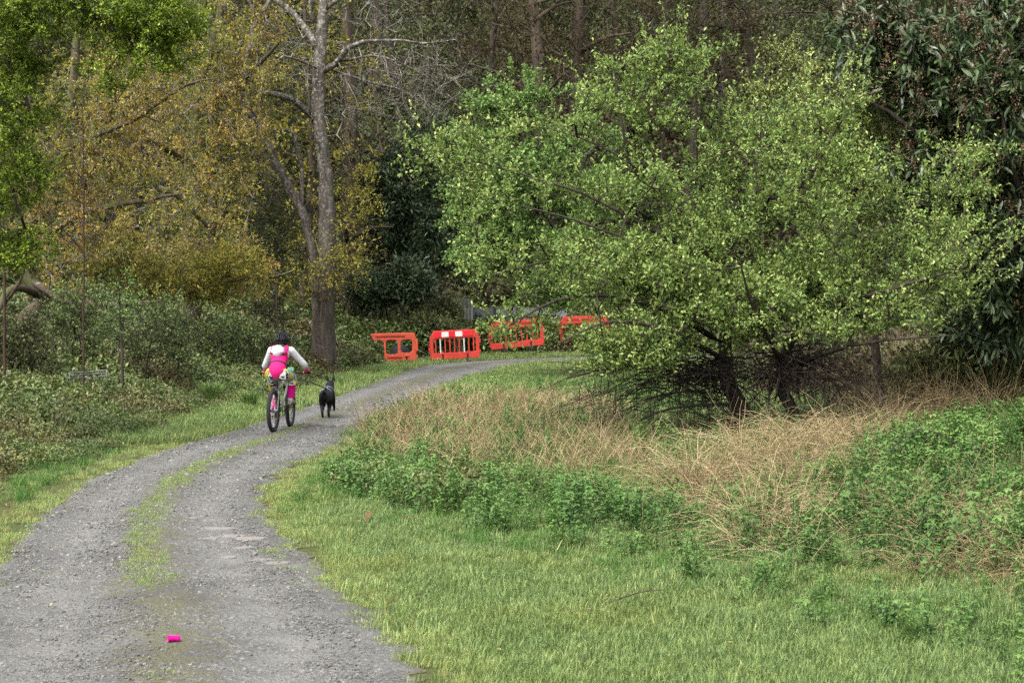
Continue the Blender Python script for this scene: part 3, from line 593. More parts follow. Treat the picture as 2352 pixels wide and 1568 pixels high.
# ---------------------------------------------------------------- the woods behind
px_light = True
def plain_tree(x, Y, ht, r0, lean, nt_, cr, leaf, group, label, fork=.45, kind='tree', bark=None, spray=(4, .7), nleaf=5, leafL=.13, lowest=.3, rad=3.2):
    b0 = base_of(x, Y); top = b0 + np.array([lean, rng.normal(0, .4), ht]); mid = b0 + (top - b0) * .5 + np.array([rng.normal(0, .25), 0, 0])
    lim = [(np.array([b0, b0 + (mid - b0) * .5 + rng.normal(0, .08, 3), mid, mid + (top - mid) * .5 + rng.normal(0, .15, 3), top]), [r0 * 1.3, r0, r0 * .85, r0 * .6, r0 * .2])]
    for k in range(6):
        f = rng.uniform(lowest, .8); q = b0 + (top - b0) * f; az = rng.uniform(0, 6.28); ln = rng.uniform(1.5, rad) * (1.1 - f * .4)
        e = q + np.array([math.cos(az) * ln, math.sin(az) * ln, rng.uniform(.2, 1.6)]); lim.append((np.array([q, (q + e) / 2 + [0, 0, .2], e]), [r0 * .35, r0 * .22, r0 * .08]))
    tg = []
    d = rdir(nt_) * (rng.random(nt_) ** .35)[:, None]; cz = ht * (lowest + 1.05) / 2; tg = b0 + np.array([lean * .5, 0, cz]) + d * np.array([rad, rad, ht * (1.05 - lowest) / 2])
    return tree('tree', label, kind, lim, None, nt_, bark or (M_bark_far if px_light else M_bark_dark), leaf, spray=spray, nleaf=nleaf, leafL=leafL, targets=tg, group=group, twig=.008, rk=.012, step=.6, sides=9)
protos = []
# (photo x of the trunk foot, distance, height, radius, lean)
bgt = [(795, 63, 15, .27, .1, M_dull, 'far tree with a brown trunk just right of the lichen-spotted poplar'),
       (1238, 72, 17, .30, -.3, M_brown, 'far tree with a pale brown trunk above the left half of the green hawthorn'),
       (1330, 74, 16, .36, -.2, M_brown, 'far tree with a thick dim trunk right of the pale brown trunk'),
       (1560, 76, 17, .24, .9, M_brown, 'shaded far tree with a thick trunk above the top of the willow bush'),
       (1090, 80, 16, .14, 1.2, M_brown, 'far tree with brown twigs between the poplar and the pale brown trunk'),
       (960, 72, 15, .13, -.9, M_dull, 'far dull tree behind the bare right branches of the poplar'),
       (1740, 78, 16, .16, -1.1, M_dull, 'dark far tree between the willow top and the laurel'),
       (1900, 70, 15, .14, 1.0, M_dull, 'dark far tree hidden partly behind the laurel'),
       (2200, 66, 14, .26, .1, M_dull, 'dark far tree behind the laurel at the right edge'),
       (620, 74, 15, .24, -.3, M_dull, 'far grey-green tree between the oaks and the poplar'),
       (380, 72, 15, .24, .2, M_dull, 'far tree behind the middle of the orange oaks'),
       (120, 70, 14, .24, -.2, M_dull, 'far tree behind the left oaks'),
       (1440, 88, 17, .15, -.9, M_dull, 'deep far tree between the two dim trunks and the willow top'),
       (1650, 92, 17, .16, .8, M_dull, 'deep far tree highest on the slope right of centre'),
       (860, 90, 17, .3, .2, M_dull, 'deep far tree highest on the slope left of centre'),
       (2400, 80, 15, .3, .2, M_dull, 'dark far tree beyond the right edge of the laurel')]
for i, (px, Yd, ht, r0, ln, mt, lb) in enumerate(bgt):
    px_light = i < 3
    plain_tree(px, Yd, ht, r0, ln, 260 if i < 12 else 200, None, mt, 'trees on the wooded slope', lb, leafL=.15, nleaf=5, lowest=.2 if mt is M_dull else .12, rad=3.4, spray=(5, .9) if mt is M_brown else (4, .7))

# dark evergreen shrubs in front of the slope
def shrub(x, Y, blobs, nt_, leaf, label, cat='shrub', name='evergreen_shrub', nleaf=9, leafL=.11, spray=(5, .4), leafW=.42, bark=None, up=.35, tpl=DIAM, group=None, stems_n=4, droop=0, rk=.006, sr=.045):
    b0 = base_of(x, Y); lim = []
    c = [P(b[0], b[1], b[2]) for b in blobs]
    for k in range(stems_n):
        q = c[k % len(c)] + rng.normal(0, .25, 3); lim.append((np.array([b0 + rng.normal(0, .05, 3) * [1, 1, 0], b0 * .5 + q * .5 + rng.normal(0, .15, 3), q]), [sr, sr * .6, sr * .25]))
    return tree(name, label, cat, lim, blobs, nt_, bark or M_bark_dark, leaf, spray=spray, nleaf=nleaf, leafL=leafL, leafW=leafW, up=up, tpl=tpl, group=group, step=.35, rk=rk, droop=droop, trunks=1)
shrub(890, 64, [(880, 480, 64, 90, 130, 1.6, 3), (940, 420, 65, 70, 110, 1.5, 2), (980, 560, 64, 60, 90, 1.4, 1)], 520, M_everg, 'dark blue-green evergreen right of the poplar trunk', nleaf=9, leafL=.17)
shrub(960, 66, [(1000, 360, 67, 90, 110, 1.6, 2), (1060, 520, 66, 80, 150, 1.6, 2)], 300, M_everg, 'taller dark evergreen between the poplar and the pale green hawthorn', nleaf=8, leafL=.17)
shrub(900, 62, [(860, 670, 61.5, 60, 40, 1.0, 2), (945, 650, 61.5, 50, 50, 1.0, 2)], 240, M_everg, 'low rhododendron with silvery green leaves above the far brambles', nleaf=9, leafL=.17, name='rhododendron')
shrub(1000, 60.8, [(1010, 770, 60.5, 55, 35, .7, 2), (960, 745, 61, 60, 35, .8, 2)], 150, M_dull, 'dull bramble mound just behind the orange barriers', nleaf=9, leafL=.10, name='bramble_bush')
shrub(1060, 62, [(1030, 720, 62.5, 28, 40, .6, 2)], 50, M_dull, 'dull shrub overgrowing the grey corrugated sheet', nleaf=8, leafL=.10, name='bramble_bush')

def clumpy(cs, nc, n, sg):
    c = ellip(nc, cs); k = rng.integers(0, nc, n); return c[k] + rng.normal(0, sg, (n, 3)) * [1.5, 1.5, .5] + np.array([0, 0, .07]) * rng.gamma(1.2, 1, (n, 1))
# pale green hawthorn behind the willow
tree('hawthorn', 'soft green rounded hawthorn standing behind the left side of the willow bush', 'tree',
     [LB([(1500, 47.5), (1450, 740, 47.3), (1330, 600, 47), (1220, 430, 47), (1200, 250, 47)], [.075, .07, .065, .06, .03]), L([(1260, 560, 47), (1150, 500, 46.5), (1080, 420, 46)], [.08, .05, .02]),
      L([(1260, 560, 47), (1320, 420, 47.5), (1380, 300, 48)], [.08, .05, .02])],
     HC := [(1200, 420, 47, 150, 190, 1.7, 5), (1110, 440, 46.5, 85, 140, 1.2, 2.5), (1190, 250, 47, 90, 70, 1.0, 1.3), (1330, 380, 48, 110, 160, 1.4, 2), (1130, 570, 46.5, 90, 90, 1.2, 1.8), (1310, 680, 46.5, 80, 50, 1, .9)],
     900, M_bark_dark, M_haw, targets=clumpy(HC, 150, 900, .2), spray=(8, .32), nleaf=8, leafL=.078, leafW=.7, up=.35, droop=.05)

# orange oaks at the left
def G2(x, Y): return (x, Y)
oakL = [LB([(75, 43), (60, 740, 43), (100, 690, 43), (60, 600, 43.2), (90, 420, 43.5), (160, 240, 44), (180, 60, 44), (200, -60, 44)], [.22, .2, .17, .16, .15, .12, .09, .05]),
        L([(100, 690, 43), (40, 660, 42), (0, 700, 41.5), (-30, 780, 41.3)], [.09, .08, .07, .06]), L([(60, 600, 43.2), (160, 500, 43), (280, 470, 42.5), (420, 445, 42)], [.13, .1, .07, .03]),
        L([(90, 420, 43.5), (180, 330, 43), (300, 280, 42), (420, 200, 41.5), (500, 180, 41)], [.06, .05, .045, .03, .012]),
        L([(70, 640, 43.2), (150, 690, 42), (280, 700, 41.5), (370, 690, 41)], [.09, .07, .05, .02]),
        L([(120, 330, 43.8), (30, 250, 43), (-60, 200, 43)], [.1, .07, .03])]
tf = lambda q, c: np.clip(c * .8 + .12, 0, 1)
tree('oak', 'spreading oak with orange-brown young leaves at the left, its forked trunk low on the bank', 'tree', oakL,
     [(200, 330, 43, 180, 180, 2.2, 3), (330, 200, 42, 190, 130, 2, 2.5), (150, 550, 42.5, 140, 120, 1.6, 1.6), (60, 400, 43, 110, 200, 1.8, 1.2), (400, 420, 42, 120, 110, 1.4, 1.2)],
     450, M_bark_oak, M_oak, spray=(6, .4), nleaf=7, leafL=.085, leafW=.45, droop=.15, leafdroop=.5, wpath=.15, arch=.18, twmat=M_twig_pale)
oakR = [LB([(420, 50), (440, 700, 50), (430, 560, 50), (470, 400, 50), (450, 250, 50), (500, 60, 50), (520, -60, 50)], [.26, .22, .2, .17, .14, .1, .06]),
        L([(430, 560, 50), (520, 600, 48), (600, 640, 47), (680, 620, 46.5)], [.1, .08, .05, .02]), L([(470, 400, 50), (360, 330, 48), (330, 320, 47.5), (300, 345, 47)], [.11, .08, .05, .03]),
        L([(520, 570, 48), (450, 490, 47.5), (400, 445, 47), (365, 432, 47)], [.03, .06, .08, .09]), L([(450, 250, 50), (560, 180, 49), (640, 100, 48)], [.1, .07, .03]),
        L([(500, 640, 48), (400, 660, 46), (330, 655, 45), (280, 640, 44.5)], [.08, .06, .04, .02])]
tree('oak', 'oak with ochre and yellow leaves reaching towards the poplar, lichen on its thin branches', 'tree', oakR,
     [(480, 330, 49, 160, 190, 2, 3), (560, 200, 49, 120, 150, 1.8, 1.4), (420, 560, 48, 190, 110, 1.8, 2.2), (530, 630, 47, 110, 70, 1.4, 1.4), (500, 80, 49, 160, 110, 1.8, 2)],
     540, M_bark_oak, M_oak, spray=(6, .42), nleaf=7, leafL=.09, leafW=.45, droop=.15, leafdroop=.5, wpath=.15, arch=.18, twmat=M_twig_pale)
tree('oak', 'low yellow-leaved oak bough hanging over the brambles left of the poplar', 'tree',
     [LB([(330, 46), (340, 760, 46), (380, 700, 45.5), (470, 660, 45), (560, 640, 44.5)], [.1, .09, .07, .05, .02]), L([(380, 700, 45.5), (300, 640, 45), (240, 600, 44.5)], [.05, .04, .02])],
     [(400, 650, 45, 160, 60, 1.3, 2), (540, 610, 45, 100, 50, 1.2, 1.3), (270, 600, 45, 90, 60, 1.2, 1)], 260, M_bark_oak, M_oak2, spray=(6, .36), nleaf=7, leafL=.085, droop=.15, leafdroop=.4, twmat=M_bark_oak)
# green-grey young trees filling in behind the oaks
for k, (px, Yd, lb, mt) in enumerate([(300, 60, 'slender olive tree behind the middle of the orange oaks', M_oak2), (600, 62, 'dull olive tree behind the leaning stem of the poplar', M_dull),
                                  (60, 56, 'dull olive tree behind the left oak trunk', M_dull), (460, 58, 'olive tree behind the ochre oak', M_dull), (680, 58, 'green tree just left of the poplar trunk', M_oak2), (180, 64, 'olive tree behind the left oak crown', M_oak2)]):
    plain_tree(px, Yd, 11, .12, .2, 260, None, mt, 'young trees behind the oaks', lb, leafL=.12, spray=(5, .5), nleaf=6, lowest=.08, rad=2.6)

# poplar with a leaning second stem
PY = 50
pop = [LB([(742, PY), (744, 790, PY), (745, 720, PY), (752, 600, PY), (752, 525, PY), (750, 420, PY), (742, 357, PY), (732, 252, PY), (733, 170, PY), (741, 42, PY), (752, -60, PY)], [.36, .3, .27, .24, .22, .185, .15, .17, .16, .125, .1]),
       LB([(730, PY - .2), (726, 700, PY - .2), (722, 605, PY), (697, 496, PY), (672, 445, PY), (630, 370, PY - .3), (600, 302, PY - .5), (559, 227, PY - .6), (550, 206, PY - .6)], [.10, .11, .12, .105, .12, .125, .11, .1, .08]),
       L([(697, 496, PY), (693, 440, PY), (693, 378, PY), (680, 330, PY - .2), (672, 305, PY - .3), (650, 298, PY - .4), (622, 305, PY - .5)], [.06, .06, .055, .05, .045, .035, .02]),
       L([(720, 275, PY), (690, 240, PY), (655, 223, PY - .3), (610, 212, PY - .5), (567, 204, PY - .6), (504, 185, PY - .8)], [.1, .09, .08, .07, .05, .02]),
       L([(731, 125, PY), (722, 100, PY), (705, 70, PY + .2), (680, 38, PY + .3), (650, 15, PY + .3), (615, -10, PY + .3)], [.1, .1, .09, .085, .075, .06]),
       L([(559, 227, PY - .6), (570, 120, PY - .4), (585, 55, PY - .3), (600, 30, PY), (640, -20, PY)], [.07, .06, .06, .06, .05]), L([(590, 50, PY - .3), (575, 15, PY - .3), (565, -15, PY - .3)], [.04, .035, .03]),
       L([(750, 21, PY), (770, 5, PY), (800, -15, PY)], [.07, .06, .05]),
       L([(731, 168, PY), (752, 160, PY - .1), (777, 143, PY - .3), (794, 118, PY - .5), (820, 100, PY - .7), (847, 95, PY - .8), (910, 92, PY - 1), (980, 100, PY - 1), (1050, 90, PY - 1)], [.09, .085, .08, .075, .06, .045, .035, .025, .012]),
       L([(777, 143, PY - .3), (860, 130, PY - .2), (930, 150, PY), (1000, 190, PY), (1050, 240, PY)], [.04, .03, .025, .02, .01]),
       L([(760, 160, PY), (850, 190, PY + .5), (930, 210, PY + .5), (1010, 280, PY + .5)], [.035, .028, .02, .01]),
       L([(720, 60, PY + .2), (714, 20, PY + .2), (712, -20, PY + .2)], [.05, .045, .04]),
       L([(733, 160, PY), (690, 140, PY - .6), (650, 130, PY - 1), (610, 160, PY - 1.4)], [.04, .03, .025, .01])]
tree('poplar', 'tall lichen-spotted poplar with a leaning second stem and bare pale branches', 'tree', pop,
     [(900, 160, PY - .3, 180, 120, 1.5, 3), (680, 120, PY - .3, 110, 110, 1.3, 2), (980, 190, PY, 110, 90, 1.2, 1.6), (800, 250, PY, 90, 90, 1.2, 1), (850, 30, PY, 150, 60, 1.2, 1)],
     300, M_bark_pop, None, spray=(3, .6), up=-.05, rnd=.6, twig=.0055, rk=.0058, droop=.2, trunks=2, sides=14, arch=.22, wpath=.1, step=.25, jit=.04, twmat=M_twig_pale)
# sparse leafy shoots around the poplar's foot
shrub(770, 48.5, [(780, 600, 49, 100, 90, 1.2, 2), (830, 480, 50, 70, 70, 1, 1), (700, 660, 49, 60, 60, .9, 1)], 130, M_oak2, 'thin yellow-green saplings around the poplar trunk', sr=.018, stems_n=3, rk=.003, name='sapling', cat='sapling', nleaf=5, leafL=.09, spray=(4, .35))
shrub(640, 50, [(640, 560, 51, 70, 130, 1.2, 2), (640, 700, 51, 70, 60, 1, 1)], 170, M_dull, 'dull shrub with bare twigs left of the poplar foot', name='shrub', nleaf=5, leafL=.09, spray=(5, .45))

# slender saplings on the left bank
tree('sapling', 'tall slender sapling with a reddish stem and almost bare twigs at the left', 'sapling',
     [LB([(193, 34), (192, 800, 34), (193, 600, 34), (192, 400, 34), (190, 300, 34), (191, 190, 34)], [.019, .018, .016, .013, .01, .004]),
      L([(196, 590, 34), (160, 540, 33.8), (110, 500, 33.6), (90, 470, 33.5)], [.014, .012, .008, .004]), L([(197, 590, 34), (240, 530, 34.2), (290, 430, 34.4), (300, 390, 34.4)], [.014, .012, .008, .004]),
      L([(190, 420, 34), (170, 370, 34.1), (160, 300, 34.1)], [.01, .008, .004]), L([(190, 430, 34), (230, 360, 34), (250, 320, 34)], [.01, .008, .004])],
     [(190, 420, 34, 90, 190, .8, 1)], 70, M_twig_red, M_oak, spray=(2, .3), nleaf=2, leafL=.05, up=.6, twig=.004, rk=.0035, arch=.05, sides=7)
tree('sapling', 'thin dark sapling forked low, at the far left edge', 'sapling',
     [LB([(8, 33), (12, 780, 33), (10, 650, 33), (8, 500, 33), (20, 300, 33)], [.028, .025, .022, .016, .008]), L([(10, 700, 33), (50, 640, 33), (60, 600, 33)], [.03, .025, .015])],
     [(20, 500, 33, 50, 150, .5, 1)], 30, M_twig_red, M_dull, spray=(2, .3), nleaf=2, leafL=.05, up=.6, twig=.004, rk=.0035, sides=7)
tree('sapling', 'small dark-stemmed sapling with light green leaves beside the tall slender one', 'sapling',
     [LB([(282, 34), (280, 800, 34), (276, 720, 34), (272, 640, 34)], [.03, .026, .018, .008]), L([(280, 800, 34), (320, 740, 34), (350, 700, 34)], [.014, .01, .005])],
     [(285, 700, 34, 60, 60, .6, 1)], 60, M_bark_dark, M_haw, spray=(4, .28), nleaf=4, leafL=.05, up=.5, twig=.004, rk=.004)
for k, (px, Yd, bl, lb) in enumerate([(150, 37, [(150, 750, 37, 85, 70, .9, 2), (210, 710, 37, 60, 60, .8, 1), (170, 810, 37, 110, 40, .9, 1.3)], 'light green hawthorn bush between the two left saplings'),
                                      (340, 38, [(340, 760, 38, 100, 65, .9, 2), (400, 740, 38.5, 60, 65, .8, 1), (370, 815, 38, 110, 35, .9, 1.3)], 'light green hawthorn bush right of the small sapling'),
                                      (500, 44, [(520, 775, 44, 110, 50, 1, 2), (600, 800, 44, 80, 35, 1, 1)], 'low green bush beneath the yellow oak bough'),
                                      (60, 35, [(40, 790, 35, 80, 60, .7, 2)], 'low olive bush at the far left edge')]):
    shrub(px, Yd, bl, 135, M_bush if k < 3 else M_dull, lb, name='hawthorn_bush', cat='bush', sr=.025, rk=.004, nleaf=6, leafL=.055, spray=(5, .42), leafW=.65, group='small bushes on the left bank')

# bright green tree hanging in from the top left
FY = 27
MC = [(20, 60, FY - .4, 110, 130, .8, 3), (20, 280, FY - .4, 95, 130, .7, 3), (-10, 480, FY - .4, 90, 130, .6, 2.2), (60, 420, FY - .4, 40, 60, .4, .5), (60, 580, FY - .4, 45, 45, .3, .6), (330, 80, FY - .6, 90, 80, .5, 2.3), (280, 170, FY - .6, 60, 55, .4, .9), (180, 20, FY - .6, 110, 65, .5, 1.5), (375, 40, FY - .2, 50, 100, .4, 1.6), (-120, 300, FY, 100, 350, .8, 1.5)]
tree('field_maple', 'bright fresh green tree hanging into the top left corner', 'tree',
     [LB([(-330, FY), (-300, 600, FY), (-260, 300, FY), (-200, 0, FY), (-150, -300, FY)], [.28, .24, .2, .15, .08]),
      L([(-260, 300, FY), (-100, 60, FY - .3), (60, -30, FY - .5), (180, 10, FY - .6), (260, 70, FY - .6), (330, 100, FY - .6)], [.12, .09, .07, .05, .035, .015]),
      L([(-100, 60, FY - .3), (0, 120, FY - .4), (60, 220, FY - .4), (80, 330, FY - .4)], [.05, .04, .025, .01]), L([(-280, 500, FY), (-100, 380, FY - .3), (0, 400, FY - .4), (50, 500, FY - .4)], [.07, .05, .03, .01]),
      L([(60, -30, FY - .5), (200, -40, FY - .2), (330, -20, FY), (400, 50, FY)], [.05, .04, .03, .012])],
     MC,
     800, M_bark_dark, M_fresh, targets=clumpy(MC, 170, 850, .13), spray=(8, .22), nleaf=11, leafL=.046, leafW=.6, up=.1, twig=.003, rk=.0028, step=.22, droop=.12, wpath=.15)

# ---------------------------------------------------------------- the big goat willow
WY = 28.7
wl = [LB([(1742, WY), (1700, 935, WY), (1672, 880, WY), (1664, 800, WY), (1668, 720, WY), (1650, 620, WY), (1590, 520, WY), (1510, 440, WY)], [.15, .13, .115, .10, .09, .07, .05, .03]),
      LB([(1868, WY + .3), (1815, 940, WY + .3), (1795, 850, WY + .4), (1835, 740, WY + .5), (1900, 640, WY + .8), (2000, 540, WY + 1), (2110, 470, WY + 1.2)], [.11, .09, .08, .065, .05, .035, .015]),
      L([(1510, 440, WY), (1525, 300, WY), (1535, 140, WY), (1522, 20, WY)], [.03, .022, .014, .005]), L([(1510, 440, WY), (1450, 380, WY - .2), (1425, 260, WY - .3), (1412, 170, WY - .3)], [.025, .018, .012, .005]),
      L([(1590, 520, WY), (1600, 380, WY + .2), (1600, 220, WY + .2), (1585, 110, WY + .2)], [.03, .02, .013, .005]), L([(1510, 440, WY), (1440, 370, WY - .5), (1340, 320, WY - .6), (1240, 290, WY - .6)], [.025, .018, .012, .005]),
      L([(1640, 610, WY), (1500, 530, WY - .8), (1350, 450, WY - 1.2), (1180, 395, WY - 1.4), (1020, 352, WY - 1.5), (905, 322, WY - 1.5)], [.04, .027, .019, .013, .008, .003]),
      L([(1660, 680, WY), (1480, 570, WY - 1.4), (1300, 500, WY - 1.9), (1120, 455, WY - 2)], [.04, .024, .014, .005]), L([(1667, 740, WY), (1480, 640, WY - .6), (1280, 600, WY - 1), (1110, 640, WY - 1)], [.05, .035, .022, .008]),
      L([(1664, 790, WY), (1500, 700, WY - 1.2), (1320, 680, WY - 1.7), (1180, 740, WY - 1.8), (1120, 790, WY - 1.8)], [.05, .035, .025, .015, .006]),
      L([(1668, 830, WY), (1540, 760, WY - 1.8), (1400, 740, WY - 2.3), (1280, 790, WY - 2.4)], [.04, .03, .02, .008]),
      L([(1672, 870, WY), (1560, 850, WY - .5), (1430, 840, WY - .8), (1300, 870, WY - 1)], [.035, .025, .018, .008]), L([(1700, 930, WY), (1600, 930, WY - .8), (1500, 950, WY - 1.2), (1420, 1000, WY - 1.3)], [.03, .022, .016, .008]),
      L([(1668, 720, WY), (1760, 600, WY + .3), (1840, 450, WY + .4), (1900, 330, WY + .4), (1960, 240, WY + .4)], [.05, .04, .028, .016, .006]), L([(1650, 620, WY), (1720, 480, WY - .3), (1750, 350, WY - .4), (1745, 230, WY - .4)], [.045, .03, .02, .008]),
      L([(1835, 740, WY + .5), (1960, 690, WY - .5), (2100, 650, WY - 1), (2260, 600, WY - 1.2)], [.045, .035, .022, .008]), L([(1795, 850, WY + .4), (1930, 800, WY - .8), (2060, 780, WY - 1.3), (2180, 770, WY - 1.5)], [.04, .03, .02, .008]),
      L([(1800, 860, WY + .4), (1760, 760, WY - 1.5), (1720, 680, WY - 2.2), (1700, 600, WY - 2.6)], [.045, .03, .02, .008]), L([(1668, 760, WY), (1600, 680, WY + 1.5), (1500, 600, WY + 2.3)], [.04, .03, .012]), L([(1835, 740, WY + .5), (1900, 640, WY + 2), (1950, 560, WY + 2.8)], [.04, .03, .012])]
wc = [(1660, 470, WY, 270, 180, 1.9, 4.2), (1430, 480, WY - .8, 180, 120, 1.3, 1.3), (1500, 620, WY - 1, 260, 100, 1.6, 2.8), (1880, 560, WY + .3, 290, 190, 2, 4.4), (1980, 700, WY - .3, 240, 75, 1.5, 2.1),
      (1620, 715, WY - 1.2, 240, 70, 1.4, 2.0), (1230, 640, WY - 1.5, 130, 55, .9, .8), (1460, 810, WY - 1.8, 100, 45, .8, .7), (1535, 230, WY, 90, 130, .6, 1.0), (1420, 270, WY - .3, 90, 90, .6, .7),
      (1250, 330, WY - .7, 110, 50, .5, .18), (1050, 365, WY - 1.5, 100, 30, .3, .25), (1130, 470, WY - 1.9, 90, 50, .5, .5), (1660, 300, WY + .1, 90, 110, .7, .9), (1850, 340, WY + .4, 110, 110, .8, .9), (1950, 250, WY + .5, 60, 80, .5, .3),
      (1180, 765, WY - 1.8, 60, 25, .4, .13), (1470, 835, WY - 1.6, 90, 28, .6, .4), (2160, 600, WY - .8, 130, 100, 1, 1.2), (1135, 655, WY - 1.2, 60, 40, .4, .3), (1780, 755, WY - 1.2, 150, 55, 1, .7), (2210, 440, WY + .5, 60, 90, .5, .25)]
willow = tree('goat_willow', 'large spreading yellow-green willow bush in front of the barriers, dark bare trunks beneath', 'bush', wl, wc, 1700, M_bark_dark, M_willow, targets=clumpy(wc, 300, 1350, .2),
     spray=(7, .33), nleaf=10, leafL=.062, leafW=.55, up=.45, rnd=.75, twig=.0036, rk=.0055, step=.26, trunks=2, sides=10, arch=.14, wpath=.2, tpl=DIAM)
# bare lower twigs of the willow (parts of the same bush)
a_ = Acc(); wb = np.array(wl[0][0][0])
N = 300; px = rng.uniform(1270, 2080, N); py = rng.uniform(770, 900, N); Yd = WY + rng.uniform(-2, 1.2, N)
st = np.array([P(*q) for q in zip(px, py, Yd)]); tk = np.array([wl[0][0][2], wl[1][0][2]]); cen = np.where((px > 1740)[:, None], tk[1], tk[0]); cen = cen + rng.normal(0, .25, (N, 3))
s = np.linspace(0, 1, 8); en = st + np.stack([np.sign(st[:, 0] - cen[:, 0]) * rng.uniform(-.1, .5, N), rng.normal(0, .3, N), -rng.uniform(.05, 1.0, N)], -1)
ctl = cen * .4 + st * .6 + rng.normal(0, 1, (N, 3)) * [.28, .3, .16] + np.stack([0 * px, 0 * px, rng.uniform(.0, .45, N)], -1)
q = cen[:, None] * ((1 - s) ** 2)[None, :, None] + 2 * ctl[:, None] * (s * (1 - s))[None, :, None] + en[:, None] * (s ** 2)[None, :, None] + rng.normal(0, .03, (N, 8, 3))
tubes(a_, q - wb, np.linspace(1, .3, 8)[None] * (rng.uniform(.055, .12, N) ** 2)[:, None], 4)
N2 = 1100; k = rng.integers(0, N, N2); j = rng.integers(3, 8, N2); b0 = q[k, j]; d = nrm(rdir(N2) + [0, 0, -.25]); s = np.linspace(0, 1, 4); ln = rng.uniform(.12, .5, N2)
q2 = b0[:, None] + ln[:, None, None] * (s[None, :, None] * d[:, None] + (s ** 2)[None, :, None] * (rdir(N2) * .3)[:, None]); tubes(a_, q2 - wb, np.broadcast_to(np.linspace(.004, .0015, 4), (N2, 4)), 3)
# hanging stems down to the grass
N3 = 110; px = rng.uniform(1330, 2000, N3); Yd = WY + rng.uniform(-1.6, 1, N3); tp = np.array([P(a1, a2, a3) for a1, a2, a3 in zip(px, rng.uniform(800, 880, N3), Yd)])
bt = tp + np.stack([rng.normal(0, .12, N3), rng.normal(0, .1, N3), 0 * px], -1); bt[:, 2] = rng.uniform(0, .25, N3); s = np.linspace(0, 1, 6)
q3 = tp[:, None] * (1 - s)[None, :, None] + bt[:, None] * s[None, :, None] + rng.normal(0, .02, (N3, 6, 3)); tubes(a_, q3 - wb, np.broadcast_to(np.linspace(.005, .003, 6), (N3, 6)), 4)
obj('bare_twigs', a_.mesh('bare_twigs', True), M_bark_dark, willow, kind='stuff')

def shoots(parent, base, cs, n, extra, mat, ln=(.4, 1.0), leafL=.062, upw=1.0):
    c_ = ellip(n * 4, cs); cen = np.mean([P(c[0], c[1], c[2]) for c in cs], 0); d_ = nrm((c_ - cen) * [1, 1.2, 1.2]); k = np.argsort(-(np.abs((c_ - cen) * [.8, .9, 1.5]).sum(1)))[:n]
    st = c_[k]; d_ = nrm(d_[k] * .8 + rdir(n) * .45 + [0, 0, upw]); l_ = rng.uniform(*ln, n); s = np.linspace(0, 1, 6)
    ln_ = st[:, None] + l_[:, None, None] * (s[None, :, None] * d_[:, None] + (s ** 2)[None, :, None] * (rdir(n) * .15 + [0, 0, .1])[:, None])
    if extra: ln_ = np.concatenate([ln_, np.array([smooth_line([P(*p) for p in e], [1] * len(e), 6)[0] for e in extra])])
    n = len(ln_); a_ = Acc(); tubes(a_, ln_ - base, np.broadcast_to(np.linspace(.006, .002, 6), (n, 6)), 4); obj('shoots', a_.mesh('shoots', True), M_bark_dark, parent, kind='stuff')
    m_ = 34; t_ = rng.uniform(0, 1.03, (n, m_)); i_ = np.clip((t_ * 5).astype(int), 0, 4); f = (t_ * 5 - i_)[..., None]; r_ = np.arange(n)[:, None]
    q = (ln_[r_, i_] * (1 - f) + ln_[r_, i_ + 1] * f).reshape(-1, 3); N_ = n * m_; dd = rdir(N_) + np.repeat(nrm(ln_[:, -1] - ln_[:, 0]), m_, 0) * .6
    a_ = Acc(); Ls = leafL * rng.uniform(.6, 1.25, N_); leaves(a_, q - base, dd, nrm(rdir(N_) * .7 + [0, 0, 1]), Ls, Ls * .52, np.clip(rng.random(N_) * .6 + .3 + .15 * np.repeat(rng.random(n), m_), 0, 1)); obj('shoot_leaves', a_.mesh('shoot_leaves'), mat, parent, kind='stuff')
EX = [((1530, 200), (1537, 90), (1516, 0)), ((1545, 220), (1500, 120), (1490, 60)), ((1590, 230), (1600, 150), (1575, 95)), ((1640, 260), (1640, 190), (1622, 140)), ((1700, 280), (1692, 230), (1665, 190)),
      ((1420, 260), (1400, 190), (1380, 150)), ((1450, 250), (1440, 190), (1448, 135)), ((1380, 260), (1330, 170), (1262, 135)), ((1300, 330), (1240, 290), (1190, 250)), ((1150, 390), (1010, 345), (900, 318)),
      ((1200, 400), (1130, 340), (1100, 300)), ((1180, 480), (1090, 440), (1040, 430)), ((1180, 640), (1120, 620), (1090, 600)), ((1560, 210), (1562, 130), (1555, 60)), ((2180, 480), (2200, 400), (2205, 340)), ((2240, 560), (2290, 520), (2330, 500)), ((2100, 500), (2110, 430), (2150, 360))]
shoots(willow, wb, wc, 280, [[(a1, b1, WY - .2) for a1, b1 in e] for e in EX], M_willow)
